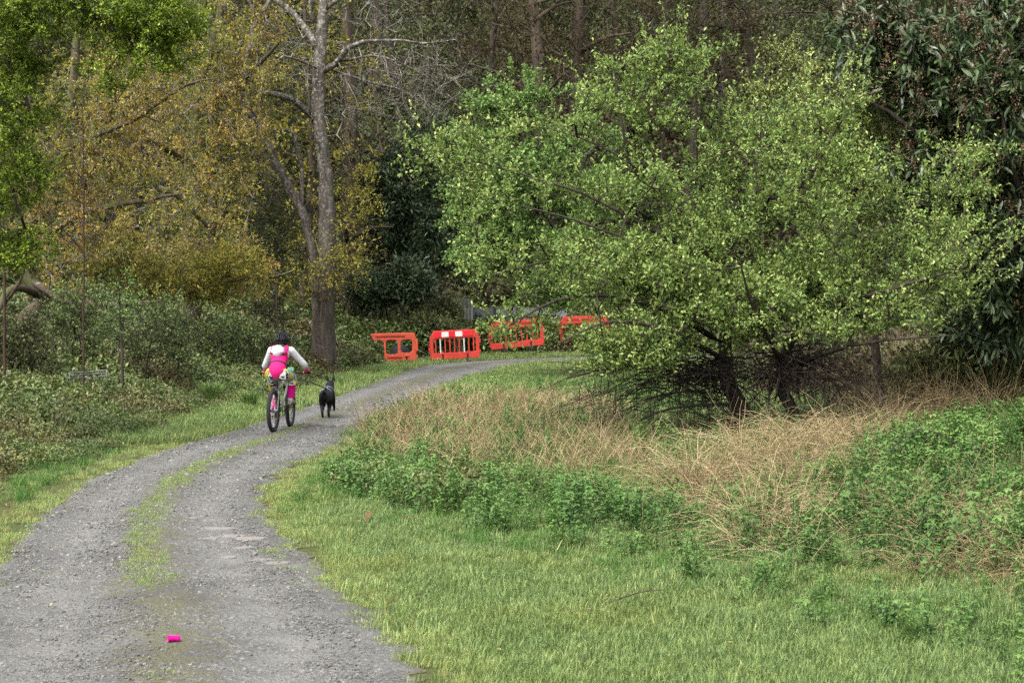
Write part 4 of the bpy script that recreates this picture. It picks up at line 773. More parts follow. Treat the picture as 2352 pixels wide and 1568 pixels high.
tree('goat_willow', 'yellow-green young willow with thin upright shoots between the big bush and the laurel', 'bush',
     [LB([(2030, 32), (2010, 800, 32), (1990, 600, 32), (1960, 430, 32), (1900, 260, 32), (1850, 160, 32)], [.08, .07, .055, .04, .02, .006]), L([(1960, 430, 32), (1880, 250, 32), (1800, 110, 32), (1750, 80, 32)], [.03, .018, .01, .004]),
      L([(1990, 600, 32), (2060, 420, 32), (2080, 260, 32), (2060, 160, 32)], [.035, .025, .015, .006]), L([(1900, 330, 32), (1780, 220, 32), (1742, 170, 32)], [.015, .01, .004]), L([(2010, 700, 32), (2150, 560, 31), (2210, 430, 31), (2200, 360, 31)], [.03, .022, .012, .005])],
     [(1900, 320, 32, 120, 130, .9, 3), (2010, 260, 32, 90, 120, .7, 1.6), (2000, 430, 32, 140, 120, 1, 2.5), (1800, 130, 32, 60, 40, .3, .3), (1850, 200, 32, 60, 60, .4, .6), (2180, 480, 31, 60, 110, .5, .8), (1760, 220, 32, 40, 60, .3, .3)],
     420, M_bark_dark, M_willow2, spray=(7, .3), nleaf=8, leafL=.055, leafW=.55, up=.6, rnd=.6, twig=.004, rk=.004, step=.26)

# ---------------------------------------------------------------- cherry laurel at the right
LY_ = 31
lau = [LB([(2420, LY_ + 1), (2400, 800, LY_ + 1), (2380, 500, LY_ + 1), (2350, 200, LY_ + 1), (2330, -100, LY_ + 1)], [.22, .2, .17, .13, .08]),
       L([(2390, 600, LY_ + 1), (2250, 420, LY_), (2100, 300, LY_ - .3), (1980, 220, LY_ - .4)], [.09, .06, .04, .015]), L([(2360, 300, LY_ + 1), (2200, 130, LY_), (2050, 60, LY_ - .2), (1920, 20, LY_ - .3)], [.08, .05, .035, .012]),
       L([(2395, 700, LY_ + 1), (2260, 640, LY_), (2150, 560, LY_ - .3), (2050, 420, LY_ - .3)], [.07, .05, .03, .012]), L([(2390, 600, LY_ + 1), (2330, 400, LY_ - .8), (2300, 260, LY_ - 1)], [.07, .05, .02])]
lc = [(2250, 250, LY_, 170, 230, 1.5, 5), (2080, 150, LY_, 150, 130, 1, 2), (2330, 520, LY_, 130, 200, 1.2, 3.2), (2150, 400, LY_ + .2, 120, 140, 1, 1.8), (2330, 60, LY_, 150, 140, 1.3, 2.5), (2000, 60, LY_, 90, 80, .7, .8), (2440, 350, LY_, 120, 350, 1.2, 2.5), (2280, 710, LY_ + .5, 100, 90, .9, 1.1)]
laurel = tree('cherry_laurel', 'tall dark glossy laurel with long leaves filling the upper right', 'tree', lau, lc, 800, M_bark_dark, M_laurel,
     spray=(4, .3), nleaf=10, leafL=.19, leafW=.30, up=.2, rnd=.8, twig=.007, rk=.006, tpl=OVAL, leafdroop=.45, step=.3,
     sepleaf=lambda q: np.where((q[:, 0] / q[:, 1] < .262) & (q[:, 2] < EYE + .15 * q[:, 1]), q[:, 1], 1e3))
tg = ellip(620, lc[:6]); tg[:, 1] -= .45; a_ = Acc(); lb_ = np.array(lau[0][0][0])
q = (tg[:, None] + rng.normal(0, .05, (620, 22, 3)) * [1, 1, 1.5]).reshape(-1, 3); leaves(a_, q - lb_, rdir(len(q)) + [0, 0, .6], rdir(len(q)), .046, .024, rng.random(len(q)))
obj('flower_heads', a_.mesh('flower_heads'), M_flower, laurel, kind='stuff')
shrub(2230, 33.5, [(2200, 870, 33, 180, 50, .8, 2), (2330, 850, 32.5, 100, 60, .8, 1), (2250, 760, 33, 150, 70, .8, 1.4)], 230, M_dull, 'low dull green laurel growth under the tall laurel at the right', name='laurel_shrub', nleaf=9, leafL=.15, leafW=.32, tpl=OVAL)
# ---------------------------------------------------------------- object helpers
def skin(name, verts, edges, radii, mat, parent, root=0, sub=2, smooth=True):
    me = bpy.data.meshes.new(name); me.from_pydata([tuple(v) for v in verts], edges, [])
    o = obj(name, me, mat, parent); md = o.modifiers.new('skin', 'SKIN')
    if not me.skin_vertices: me.skin_vertices.new() if hasattr(me.skin_vertices, 'new') else None
    for i, r_ in enumerate(radii):
        sv = me.skin_vertices[0].data[i]; sv.radius = (r_, r_) if not isinstance(r_, tuple) else r_; sv.use_root = (i == root)
    md.use_smooth_shade = True; s_ = o.modifiers.new('sub', 'SUBSURF'); s_.levels = sub; s_.render_levels = sub
    return o
def chain(verts): return [(i, i + 1) for i in range(len(verts) - 1)]
def skin_ok():
    return True
def mk_skin_layer(me):
    bm = bmesh.new(); bm.from_mesh(me); bm.verts.layers.skin.verify(); bm.to_mesh(me); bm.free()
def skin(name, verts, edges, radii, mat, parent, root=0, sub=2):
    bm = bmesh.new(); ly = bm.verts.layers.skin.verify(); vs = []
    for i, (v, r_) in enumerate(zip(verts, radii)):
        b = bm.verts.new(v); b[ly].radius = r_ if isinstance(r_, tuple) else (r_, r_); b[ly].use_root = (i == root); vs.append(b)
    for e in edges: bm.edges.new((vs[e[0]], vs[e[1]]))
    me = bpy.data.meshes.new(name); bm.to_mesh(me); bm.free()
    o = obj(name, me, mat, parent); md = o.modifiers.new('skin', 'SKIN'); md.use_smooth_shade = True
    s_ = o.modifiers.new('sub', 'SUBSURF'); s_.levels = sub; s_.render_levels = sub
    return o
def loft(acc, secs, K=16, cap=True, t=None):      # secs: (centre, semi-axis a, semi-axis b)
    a = np.arange(K) / K * 2 * np.pi; V = []
    for c_, u_, v_ in secs: V.append(np.array(c_) + np.cos(a)[:, None] * np.array(u_) + np.sin(a)[:, None] * np.array(v_))
    V = np.array(V); M = len(secs); idx = np.arange(M * K).reshape(M, K)
    F_ = np.stack([idx[:-1], np.roll(idx[:-1], -1, 1), np.roll(idx[1:], -1, 1), idx[1:]], -1).reshape(-1, 4)
    acc.add(V.reshape(-1, 3), F_, t)
    if cap:
        for r_, c_ in ((V[0], secs[0][0]), (V[-1], secs[-1][0])):
            acc.add(np.vstack([r_, [c_]]), np.array([[i, (i + 1) % K, K] for i in range(K)]), t)
def limb(pts, rad, n=12, K=12, flat=1.0):
    q, r_ = smooth_line(pts, rad, n); a_ = Acc(); tubes(a_, q[None], r_[None], K)
    d0 = [(q[0], q[0] - nrm(q[1] - q[0]) * r_[0] * .5), (q[-1], q[-1] + nrm(q[-1] - q[-2]) * r_[-1] * .5)]
    V = a_.V[0].reshape(len(q), K, 3)
    for ring, (c_, e_) in ((V[0], d0[0]), (V[-1], d0[1])): a_.add(np.vstack([ring, [e_]]), np.array([[i, (i + 1) % K, K] for i in range(K)]))
    return a_
def O(name, a_, mat, parent=None, smooth=True): return obj(name, a_.mesh(name, smooth), mat, parent)
def box_mesh(name, dims, bev=.005, seg=2, off=(0, 0, 0), rot=None):
    bm = bmesh.new(); bmesh.ops.create_cube(bm, size=1)
    for v in bm.verts: v.co = Vector((v.co.x * dims[0], v.co.y * dims[1], v.co.z * dims[2]))
    if bev: bmesh.ops.bevel(bm, geom=bm.edges[:], offset=bev, segments=seg, affect='EDGES', profile=.5)
    if rot: bmesh.ops.transform(bm, matrix=rot, verts=bm.verts)
    bmesh.ops.translate(bm, vec=off, verts=bm.verts)
    me = bpy.data.meshes.new(name); bm.to_mesh(me); bm.free(); return me
def B(name, dims, off, mat, parent, bev=.005, rot=None): return obj(name, box_mesh(name, dims, bev, 2, off, rot), mat, parent)
def plate(name, outer, inners, depth, mat, parent, bev=.006):
    """an upright slab in the XZ plane with openings, made of a ring per opening"""
    bm = bmesh.new()
    edges = []
    for lp in [outer] + inners:
        vs = [bm.verts.new((p_[0], -depth / 2, p_[1])) for p_ in lp]
        edges += [bm.edges.new((vs[i], vs[(i + 1) % len(vs)])) for i in range(len(vs))]
    bmesh.ops.triangle_fill(bm, use_beauty=True, use_dissolve=False, edges=edges)
    g = bmesh.ops.extrude_face_region(bm, geom=bm.faces[:]); bmesh.ops.translate(bm, vec=(0, depth, 0), verts=[v for v in g['geom'] if isinstance(v, bmesh.types.BMVert)])
    bmesh.ops.recalc_face_normals(bm, faces=bm.faces)
    me = bpy.data.meshes.new(name); bm.to_mesh(me); bm.free(); o = obj(name, me, mat, parent)
    if bev:
        md = o.modifiers.new('bevel', 'BEVEL'); md.width = bev; md.segments = 2; md.limit_method = 'ANGLE'
    return o
def rr(x0, z0, x1, z1, r_, n=3):     # rounded opening
    out_ = []
    for cx_, cz_, a0 in ((x1 - r_, z1 - r_, 0), (x0 + r_, z1 - r_, 90), (x0 + r_, z0 + r_, 180), (x1 - r_, z0 + r_, 270)):
        for k in range(n + 1): an = R(a0 + 90 * k / n); out_.append((cx_ + r_ * math.cos(an), cz_ + r_ * math.sin(an)))
    return out_

# ---------------------------------------------------------------- barriers and the grey wall
M_red = plain('barrier_red_plastic', (.40, .032, .022), .55, .3, var=.4, scale=5)
M_org = plain('barrier_orange_plastic', (.38, .055, .026), .6, .3, var=.45, scale=5)
M_refr = plain('reflective_red', (.55, .01, .02), .35, .5, var=.08); M_refw = plain('reflective_white', (.5, .5, .48), .4, .5, var=.15, scale=14)
M_rub = plain('black_rubber', (.012, .012, .014), .85, .15); M_slot_shade = plain('groove_shade_red', (.12, .02, .015), .8, .1)  # the last red is darkened to paint the shade inside a groove
def barrier(name, label, x, Yd, W, yaw, roll, strip=True, dz=0):
    X_ = (x - CX) / F * Yd; z0 = float(height(X_, Yd)) + dz
    t = thing(name, label, 'barrier', (X_, Yd, z0), rot=(0, R(-roll), R(yaw)), group='red plastic barriers across the end of the track')
    h = W / 2; zb, zt = .10, .95
    oc = [(-h, zb + .06), (-h + .05, zb), (h - .05, zb), (h, zb + .06), (h, zt - .22), (h - .07, zt), (-h + .13, zt), (-h, zt - .2)]
    ic = rr(-h + .1, zb + .19, h - .1, zt - .24, .05)
    plate('frame', oc, [ic], .055, M_red, t, .012)
    nb = 9; iw = 2 * h - .2; bm_ = None
    for k in range(nb):
        xx = -h + .1 + iw * (k + .5) / nb
        if bm_ is None: bm_ = box_mesh('bar', (.034, .034, zt - .24 - zb - .19 + .02), .009, 2)
        o = obj('bar', bm_, M_refw if k in (1, 6) and strip else M_red, t); o.location = (xx, 0, (zt - .24 + zb + .19) / 2)
        if k in (1, 6) and strip:            # two bars are worn white
            o.data = bm_.copy(); o.data.materials.clear(); o.data.materials.append(M_refw)
    for sx in (-1, 1):
        B('hinge_lug', (.05, .075, .12), (sx * (h + .018), 0, zb + .3 if sx < 0 else zt - .35), M_red, t, .012)
        B('hinge_lug', (.04, .07, .06), (sx * (h + .015), 0, zb + .2 if sx > 0 else zt - .42), M_red, t, .012)
        B('foot_socket', (.09, .085, .07), (sx * h * .5, 0, zb + .17), M_red, t, .015)
        a_ = Acc(); loft(a_, [((sx * h * .5, 0, 0), (.075, 0, 0), (0, .26, 0)), ((sx * h * .5, 0, .04), (.065, 0, 0), (0, .22, 0)), ((sx * h * .5, 0, .09), (.035, 0, 0), (0, .06, 0)), ((sx * h * .5, 0, .26), (.026, 0, 0), (0, .045, 0))], 14)
        O('foot', a_, M_rub, t)
    if strip:
        sp = B('reflective_strip', (1.15, .012, .15), (-.02, -.033, zt - .115), M_refr, t, .003)
        for k in range(2): B('white_panel', (.21, .004, .15), (-.02 - .575 + .20 + k * .41 + .115, -.0415, zt - .115), M_refw, sp, 0)
    else: B('rail_groove_shade', (1.2, .006, .035), (0, -.029, zt - .12), M_slot_shade, t, 0)  # dark strip on the rail face, painted shade of a groove not cut in
    return t
barrier('plastic_barrier', 'red slatted barrier with a red and white reflective strip, second from the left', 1046, 58.8, 1.48, 12, 2.6)
barrier('plastic_barrier', 'red slatted barrier without strip, partly behind the willow twigs, third from the left', 1189, 62.5, 1.75, 14, 5.0, strip=False, dz=.22)
barrier('plastic_barrier', 'red barrier glimpsed through the willow leaves, farthest right of the barriers', 1342, 66, 1.6, 8, 2.0, strip=False, dz=.3)
X1 = (905 - CX) / F * 57; zb_ = float(height(X1, 57))
t = thing('plastic_barrier', 'orange barrier with two square openings, its left end sunk in brambles', 'barrier', (X1, 57, zb_), rot=(0, R(-1), R(6)), group='red plastic barriers across the end of the track')
oc = [(-.20, .1), (.60, .1), (.64, .16), (.645, .72), (.61, .87), (.55, .90), (-.62, .9), (-.66, .86), (-.6, .75), (-.58, .70), (-.36, .70), (-.29, .64), (-.27, .5), (-.27, .17)]
plate('frame', oc, [rr(-.22, .29, .12, .70, .08), rr(.20, .33, .53, .70, .08)], .06, M_org, t, .014)
B('rail_groove_shade', (.85, .006, .045), (-.1, -.032, .80), M_slot_shade, t, 0); B('rail_groove_shade', (.42, .006, .05), (.02, -.032, .19), M_slot_shade, t, 0)  # both strips sit on the face and paint the grooves' shade
B('side_lug', (.06, .08, .36), (.665, 0, .54), M_org, t, .015); B('side_lug', (.05, .07, .08), (.66, 0, .22), M_org, t, .012)
B('foot_socket', (.035, .02, .12), (.36, -.032, .17), M_rub, t, .004); B('foot_socket', (.11, .03, .03), (.36, -.04, .24), M_org, t, .006)
a_ = Acc(); loft(a_, [((.36, 0, 0), (.09, 0, 0), (0, .24, 0)), ((.36, 0, .05), (.07, 0, 0), (0, .2, 0)), ((.36, 0, .12), (.03, 0, 0), (0, .05, 0))], 14); O('foot', a_, M_rub, t)
# dark boulder behind it
bm = bmesh.new(); bmesh.ops.create_icosphere(bm, subdivisions=3, radius=1)
for v in bm.verts:
    f_ = 1 + .2 * (float(fbm(v.co.x * 2 + 5, v.co.y * 2 + v.co.z * 3, 1, 2)) - .5); v.co = Vector((v.co.x * .30 * f_, v.co.y * .3 * f_, max(v.co.z, -.5) * .36 * f_ + .2))
me = bpy.data.meshes.new('boulder'); bm.to_mesh(me); bm.free(); [setattr(p_, 'use_smooth', True) for p_ in me.polygons]
b_ = tag(obj('boulder', me, plain('dark_stone', (.014, .014, .016), .85, .2, var=.5, scale=14, bump=.5)), 'dark rounded boulder seen through the openings of the orange barrier', 'boulder'); Xb = (920 - CX) / F * 57.9; b_.location = (Xb, 57.9, float(height(Xb, 57.9)))
# grey wall behind the barriers
M_wall = plain('weathered_grey_paint', (.15, .155, .16), .75, .3, var=.3, scale=2.5); M_post = plain('dark_post', (.04, .042, .045), .7, .3)
M_corr = plain('corrugated_grey', (.25, .25, .23), .7, .3, var=.5, scale=5)
WYd = 67.2
def wx(x, Y): return (x - CX) / F * Y
t = thing('panel_wall', 'low grey panelled wall with dark posts behind the barriers', 'wall', (wx(1160, WYd), WYd, float(height(wx(1160, WYd), WYd))))
for k, xp in enumerate((1110, 1160, 1215, 1275)):
    B('panel', (.80 if k else .7, .05, 1.35), (wx(xp, WYd) - t.location.x, 0, EYE - (712 - 660) * WYd / F - .6 - t.location.z), M_wall, t, .006)
for k, xp in enumerate((1137, 1188, 1246)):
    B('post', (.07, .1, 1.55), (wx(xp, WYd) - t.location.x, -.03, EYE - (706 - 660) * WYd / F - .68 - t.location.z), M_post, t, .006)
CYd = 66.6; xc = wx(1060, CYd); a_ = Acc(); n_ = 29; xs = np.linspace(-.38, .38, n_); ys = .03 * np.cos(np.arange(n_) * math.pi / 2)
zt_ = EYE - (686 - 660) * CYd / F; V = np.concatenate([np.stack([xs, ys, 0 * xs], -1), np.stack([xs, ys, 0 * xs + 1.5], -1), np.stack([xs, ys + .004, 0 * xs], -1), np.stack([xs, ys + .004, 0 * xs + 1.5], -1)])
F_ = []
for i in range(n_ - 1): F_ += [(i, i + 1, n_ + i + 1, n_ + i), (2 * n_ + i + 1, 2 * n_ + i, 3 * n_ + i, 3 * n_ + i + 1), (n_ + i, n_ + i + 1, 3 * n_ + i + 1, 3 * n_ + i)]
a_.add(V, F_); t = O('corrugated_sheet', a_, M_corr, None, False); t.location = (xc, CYd, zt_ - 1.5); tag(t, 'pale corrugated metal sheet standing at the left end of the grey wall', 'metal sheet')

# ---------------------------------------------------------------- the old wire basket in the left brambles
M_wire = plain('galvanised_wire', (.16, .17, .17), .5, .5, .6, var=.4)
By = 33.5; Xb = wx(205, By); t = thing('wire_basket', 'old grey wire basket frame sunk in the russet brambles at the left', 'basket', (Xb, By, EYE - (905 - 660) * By / F), rot=(R(4), R(-4), R(12)))
a_ = Acc(); w2, d2, h2 = .31, .22, .36
for z_ in (h2, h2 - .05, 0):
    c_ = [(-w2, -d2, z_), (w2, -d2, z_), (w2, d2, z_), (-w2, d2, z_)]
    for i in range(4): tubes(a_, np.array([[c_[i], c_[(i + 1) % 4]]]), np.full((1, 2), .011 if z_ else .008), 6)
O('rim', a_, M_wire, t)
for side in range(4):
    a_ = Acc()
    for f_ in np.linspace(-1, 1, 7 if side % 2 == 0 else 8):
        p_ = {0: (f_ * w2, -d2), 1: (w2, f_ * d2), 2: (f_ * w2, d2), 3: (-w2, f_ * d2)}[side]
        if side == 0 and f_ < -.2: continue
        tubes(a_, np.array([[(p_[0], p_[1], 0), (p_[0], p_[1], h2)]]), np.full((1, 2), .005), 5)
    O('wire_side', a_, M_wire, t)

# ---------------------------------------------------------------- bicycle
def plainc(name, col, rough=.5, spec=.5, metal=0): return plain(name, col, rough, spec, metal, var=.1)
M_tyre = plainc('tyre_rubber', (.02, .02, .022), .8, .3); M_rim = plainc('rim_alloy', (.05, .05, .055), .4, .5, .3); M_frame = plainc('frame_grey', (.16, .18, .17), .35, .5, .2)
M_blk = plainc('black_parts', (.015, .015, .017), .5, .4); M_steel = plainc('steel', (.45, .45, .45), .35, .5, .9); M_orng = plainc('orange_plastic', (.8, .13, .05), .5)
M_mint = plainc('mint_plastic', (.25, .62, .42), .5)
rear = G(628, 996); HEAD = R(-7.5)      # heading, seen from above, clockwise from +Y
FX = Matrix.Translation(Vector(rear)) @ Matrix.Rotation(R(90) + HEAD, 4, 'Z')
HZ = .022
def bikething(name, label, cat, dx=0, dy=0, lean=0, src=None):
    t = thing(name, label, cat); M_ = (src or FX); t.matrix_world = M_ @ Matrix.Translation((dx, dy, HZ)) @ Matrix.Rotation(R(lean), 4, 'X'); return t
bike = bikething('bicycle', 'grey mountain bike with fat black tyres ridden along the gravel track', 'bicycle')
RAD = .325; WB = 1.06
def torus(R_, r_, K=40, k=10, c=(0, 0, 0), flat=1.0):
    a1 = np.arange(K) / K * 2 * np.pi; a2 = np.arange(k) / k * 2 * np.pi; A1, A2 = np.meshgrid(a1, a2, indexing='ij')
    V = np.stack([(R_ + r_ * np.cos(A2)) * np.cos(A1), r_ * flat * np.sin(A2), (R_ + r_ * np.cos(A2)) * np.sin(A1)], -1) + np.array(c)
    i = np.arange(K * k).reshape(K, k); F_ = np.stack([i, np.roll(i, -1, 1), np.roll(np.roll(i, -1, 0), -1, 1), np.roll(i, -1, 0)], -1).reshape(-1, 4)
    return V.reshape(-1, 3), F_
for wxx, steer in ((0, 0), (WB, R(4))):
    wh = bpy.data.objects.new('wheel', None); C.objects.link(wh); wh.parent = bike; wh.location = (wxx, 0, RAD); wh.rotation_euler = (0, 0, steer)
    a_ = Acc(); V, F_ = torus(RAD - .031, .031, 56, 10); a_.add(V, F_)
    for k in range(70):                # tread knobs
        an = k / 70 * 6.283
        for sy in (-.018, 0.0, .018):
            rr_ = RAD - .002 - abs(sy) * .35; c_ = np.array([rr_ * math.cos(an + (sy != 0) * .045), sy, rr_ * math.sin(an + (sy != 0) * .045)]); rd = nrm(np.array([math.cos(an), 0, math.sin(an)])); tg_ = np.array([-rd[2], 0, rd[0]])
            loft(a_, [(c_ - rd * .004, tg_ * .008, np.array([0, .007, 0])), (c_ + rd * .004, tg_ * .007, np.array([0, .006, 0]))], 4)
    O('tyre', a_, M_tyre, wh)
    a_ = Acc(); V, F_ = torus(RAD - .068, .012, 48, 8); a_.add(V, F_); O('rim', a_, M_rim, wh)
    a_ = Acc(); loft(a_, [((0, -.05, 0), (.02, 0, 0), (0, 0, .02)), ((0, .05, 0), (.02, 0, 0), (0, 0, .02))], 12); O('hub', a_, M_blk, wh)
    a_ = Acc()
    for k in range(28):
        an = k / 28 * 6.283; sy = .03 * (1 if k % 2 else -1); tubes(a_, np.array([[(.018 * math.cos(an + .5), sy, .018 * math.sin(an + .5)), ((RAD - .07) * math.cos(an), 0, (RAD - .07) * math.sin(an))]]), np.full((1, 2), .0014), 4)
    O('spokes', a_, M_steel, wh)
    a_ = Acc(); V, F_ = torus(.075, .004, 24, 4, (0, .045, 0), .4); a_.add(V, F_); O('brake_disc', a_, M_steel, wh)
    for an in (1.0, 3.4):
        B('spoke_reflector', (.05, .01, .022), ((RAD * .55) * math.cos(an), 0, (RAD * .55) * math.sin(an)), M_orng, wh, .003)
BB = np.array([.42, 0, .30]); ST = np.array([.26, 0, .66]); HT = np.array([.86, 0, .80]); HB = np.array([.90, 0, .68])
a_ = Acc()
def T2(a__, p_, q_, r_, r2=None, K=10): tubes(a__, np.array([[p_, q_]]), np.array([[r_, r2 or r_]]), K)
T2(a_, BB, ST, .019); T2(a_, BB, HB, .024, .021); T2(a_, ST - [0, 0, .03], HT - [0, 0, .02], .018); T2(a_, HB, HT, .023)
for sy in (-1, 1): T2(a_, BB + [0, sy * .03, 0], (0, sy * .065, RAD), .011, .009); T2(a_, ST + [0, sy * .02, -.02], (0, sy * .065, RAD), .010, .008)
O('frame', a_, M_frame, bike)
a_ = Acc(); T2(a_, HB + [0, -.055, -.03], HB + [0, .055, -.03], .02)
for sy in (-1, 1): T2(a_, HB + [.0, sy * .055, -.02], (WB, sy * .06, RAD), .019, .015)
O('fork', a_, M_blk, bike)
a_ = Acc(); T2(a_, ST, (.225, 0, .765), .014); O('seat_post', a_, M_blk, bike)
a_ = Acc(); loft(a_, [((.10, 0, .785), (0, .065, 0), (0, 0, .018)), ((.15, 0, .785), (0, .075, 0), (0, 0, .026)), ((.22, 0, .780), (0, .05, 0), (0, 0, .024)), ((.30, 0, .778), (0, .024, 0), (0, 0, .02)), ((.36, 0, .775), (0, .014, 0), (0, 0, .012))], 14); O('saddle', a_, M_blk, bike)
a_ = Acc(); q, r_ = smooth_line([(.83, .36, .862), (.86, .2, .866), (.875, .06, .85), (.875, -.06, .85), (.86, -.2, .866), (.83, -.36, .862)], [.012] * 6, 24); tubes(a_, q[None], r_[None], 8); T2(a_, HT, (.875, 0, .85), .016); hb = O('handlebar', a_, M_blk, bike)
for sy in (-1, 1):
    a_ = Acc(); T2(a_, (.843, sy * .25, .864), (.83, sy * .385, .862), .017, .017); O('grip', a_, M_orng if sy > 0 else M_blk, bike)
    a_ = Acc(); q, r_ = smooth_line([(.87, sy * .2, .855), (.92, sy * .24, .84), (.93, sy * .32, .83)], [.006] * 3, 8); tubes(a_, q[None], r_[None], 6); O('brake_lever', a_, M_blk, bike)
B('display_card', (.012, .10, .055), (.90, -.05, .915), M_mint, bike, .004)
B('rear_bag', (.05, .06, .05), (.14, 0, .74), M_blk, bike, .01)
a_ = Acc(); V, F_ = torus(.08, .006, 30, 6, (BB[0], -.055, BB[2])); a_.add(V, F_); O('chainring', a_, M_blk, bike)
a_ = Acc()
for k, rr_ in enumerate(np.linspace(.05, .022, 7)): V, F_ = torus(rr_, .003, 20, 4, (0, -.03 - k * .004, RAD)); a_.add(V, F_)
O('cassette', a_, M_steel, bike)
a_ = Acc(); ch = [(0, -.045, RAD + .045), (BB[0], -.055, BB[2] + .08)]; T2(a_, *ch, .004, K=4); T2(a_, (.0, -.045, RAD - .12), (BB[0], -.055, BB[2] - .08), .004, K=4); O('chain', a_, M_steel, bike)
a_ = Acc(); q, r_ = smooth_line([(0, -.075, RAD - .01), (.02, -.08, RAD - .06), (.01, -.07, RAD - .13)], [.012, .014, .01], 8); tubes(a_, q[None], r_[None], 6); O('rear_derailleur', a_, M_blk, bike)
PR = BB + np.array([.135, -.13, .09]); PL = BB + np.array([-.135, .10, -.09])
for pd, sy in ((PR, -1), (PL, 1)):
    a_ = Acc(); T2(a_, BB + [0, sy * .07, 0], pd - [0, sy * .06, 0], .012, .010, 8); T2(a_, BB, BB + [0, sy * .08, 0], .015, K=8); O('crank', a_, M_blk, bike)
    B('pedal', (.09, .085, .02), tuple(pd), M_orng, bike, .005)

# ---------------------------------------------------------------- rider
M_skin = plainc('skin', (.45, .25, .18), .55, .4); M_hair = plainc('hair_brown', (.035, .02, .013), .6, .4); M_pink = plainc('pink_fabric', (.60, .012, .15), .75, .2)
M_mag = plainc('magenta_knit', (.45, .006, .16), .9, .1); M_white = plainc('white_fabric', (.58, .58, .62), .8, .2); M_belt = plainc('dark_belt', (.03, .015, .03), .7)
M_shoe = plainc('shoe_grey', (.22, .19, .17), .8); M_helm = plainc('helmet_shell', (.004, .004, .005), .4, .25)
m, n, out = newmat('leggings_print')
geo = n.nodes.new('ShaderNodeTexCoord'); mp = n.nodes.new('ShaderNodeMapping'); mp.inputs['Rotation'].default_value = (R(35), R(20), 0); n.links.new(geo.outputs['Object'], mp.inputs[0])
wv = n.nodes.new('ShaderNodeTexWave'); wv.inputs['Scale'].default_value = 8; wv.inputs['Distortion'].default_value = 7; wv.inputs['Detail Scale'].default_value = 1.6; wv.inputs['Detail'].default_value = 1.5; n.links.new(mp.outputs[0], wv.inputs[0])
z1 = ramp(n, [(.48, (.012, .012, .014)), (.54, (.6, .63, .63))], wv.outputs['Fac'])
vo = n.nodes.new('ShaderNodeTexVoronoi'); vo.inputs['Scale'].default_value = 42; n.links.new(geo.outputs['Object'], vo.inputs[0])
z2 = ramp(n, [(.32, (.02, .02, .015)), (.42, (.55, .52, .08))], vo.outputs['Distance'])
fz = ramp(n, [(.5, (0, 0, 0)), (.52, (1, 1, 1))], noise(n, 5.5, 1, .4, geo.outputs['Object'])); prin(n, out, mix(n, fz, z1, z2), .7, .3); M_leg = m

rider = bikething('person', 'person in a bright pink leotard, white sleeves, printed leggings and black helmet riding away', 'person')
hipR, hipL = np.array([.24, -.085, .865]), np.array([.24, .085, .865]); knR, knL = np.array([.60, -.15, .80]), np.array([.50, .12, .60])
anR, anL = np.array([.50, -.145, .475]), np.array([.245, .075, .315]); toR, toL = np.array([.63, -.15, .435]), np.array([.37, .085, .265])
pel = np.array([.23, 0, .87]); wst = np.array([.30, 0, 1.0]); chs = np.array([.42, 0, 1.13]); nck = np.array([.53, 0, 1.25]); hd0 = np.array([.57, 0, 1.31]); hd1 = np.array([.60, 0, 1.37]); hdt = np.array([.60, 0, 1.42])
shR, shL = np.array([.50, -.15, 1.215]), np.array([.50, .15, 1.215]); elR, elL = np.array([.66, -.32, 1.0]), np.array([.64, .29, .985])
wrR, wrL = np.array([.80, -.325, .905]), np.array([.80, .325, .905]); haR, haL = np.array([.835, -.32, .885]), np.array([.835, .32, .885])
Vb = [pel, wst, chs, nck, hd0, hd1, hdt, shR, elR, wrR, haR, shL, elL, wrL, haL, hipR, knR, anR, toR, hipL, knL, anL, toL]
Eb = [(0, 1), (1, 2), (2, 3), (3, 4), (4, 5), (5, 6), (2, 7), (7, 8), (8, 9), (9, 10), (2, 11), (11, 12), (12, 13), (13, 14), (0, 15), (15, 16), (16, 17), (17, 18), (0, 19), (19, 20), (20, 21), (21, 22)]
Rb = [.11, .095, .105, .045, .05, .078, .055, .05, .037, .026, .03, .05, .037, .026, .03, .08, .052, .035, .03, .08, .052, .035, .03]
skin('body', Vb, Eb, Rb, M_skin, rider, 0, 2)
for sy, ha in ((-1, haR), (1, haL)):                # fingers curled round the grips, thumbs below
    for k, ln_ in enumerate((.9, 1.0, .95, .8)):
        y0 = ha[1] + (k - 1.5) * .019
        skin('finger', [(ha[0] - .005, y0, ha[2] + .012), (ha[0] + .025 * ln_, y0, ha[2] + .008), (ha[0] + .036 * ln_, y0, ha[2] - .018), (ha[0] + .018, y0, ha[2] - .036)], [(0, 1), (1, 2), (2, 3)], [.009, .0088, .008, .007], M_skin, rider, 0, 1)
    skin('thumb', [(ha[0] - .02, ha[1] - sy * .025, ha[2]), (ha[0] - .022, ha[1] - sy * .05, ha[2] - .015), (ha[0] - .004, ha[1] - sy * .062, ha[2] - .03)], [(0, 1), (1, 2)], [.011, .010, .008], M_skin, rider, 0, 1)
    a_ = Acc(); loft(a_, [(ha + [-.05, 0, .022], (.0, .03, 0), (.012, 0, .02)), (ha + [-.02, 0, .008], (0, .041, 0), (.016, 0, .02)), (ha + [.012, 0, 0], (0, .043, 0), (.016, 0, .024))], 14); O('glove', a_, M_blk, rider)
    wr = wrR if sy < 0 else wrL; el = elR if sy < 0 else elL; d_ = nrm(wr - el)
    O('wristband', limb([wr - d_ * .045, wr + d_ * .012], [.034, .034], 4), M_pink, rider)
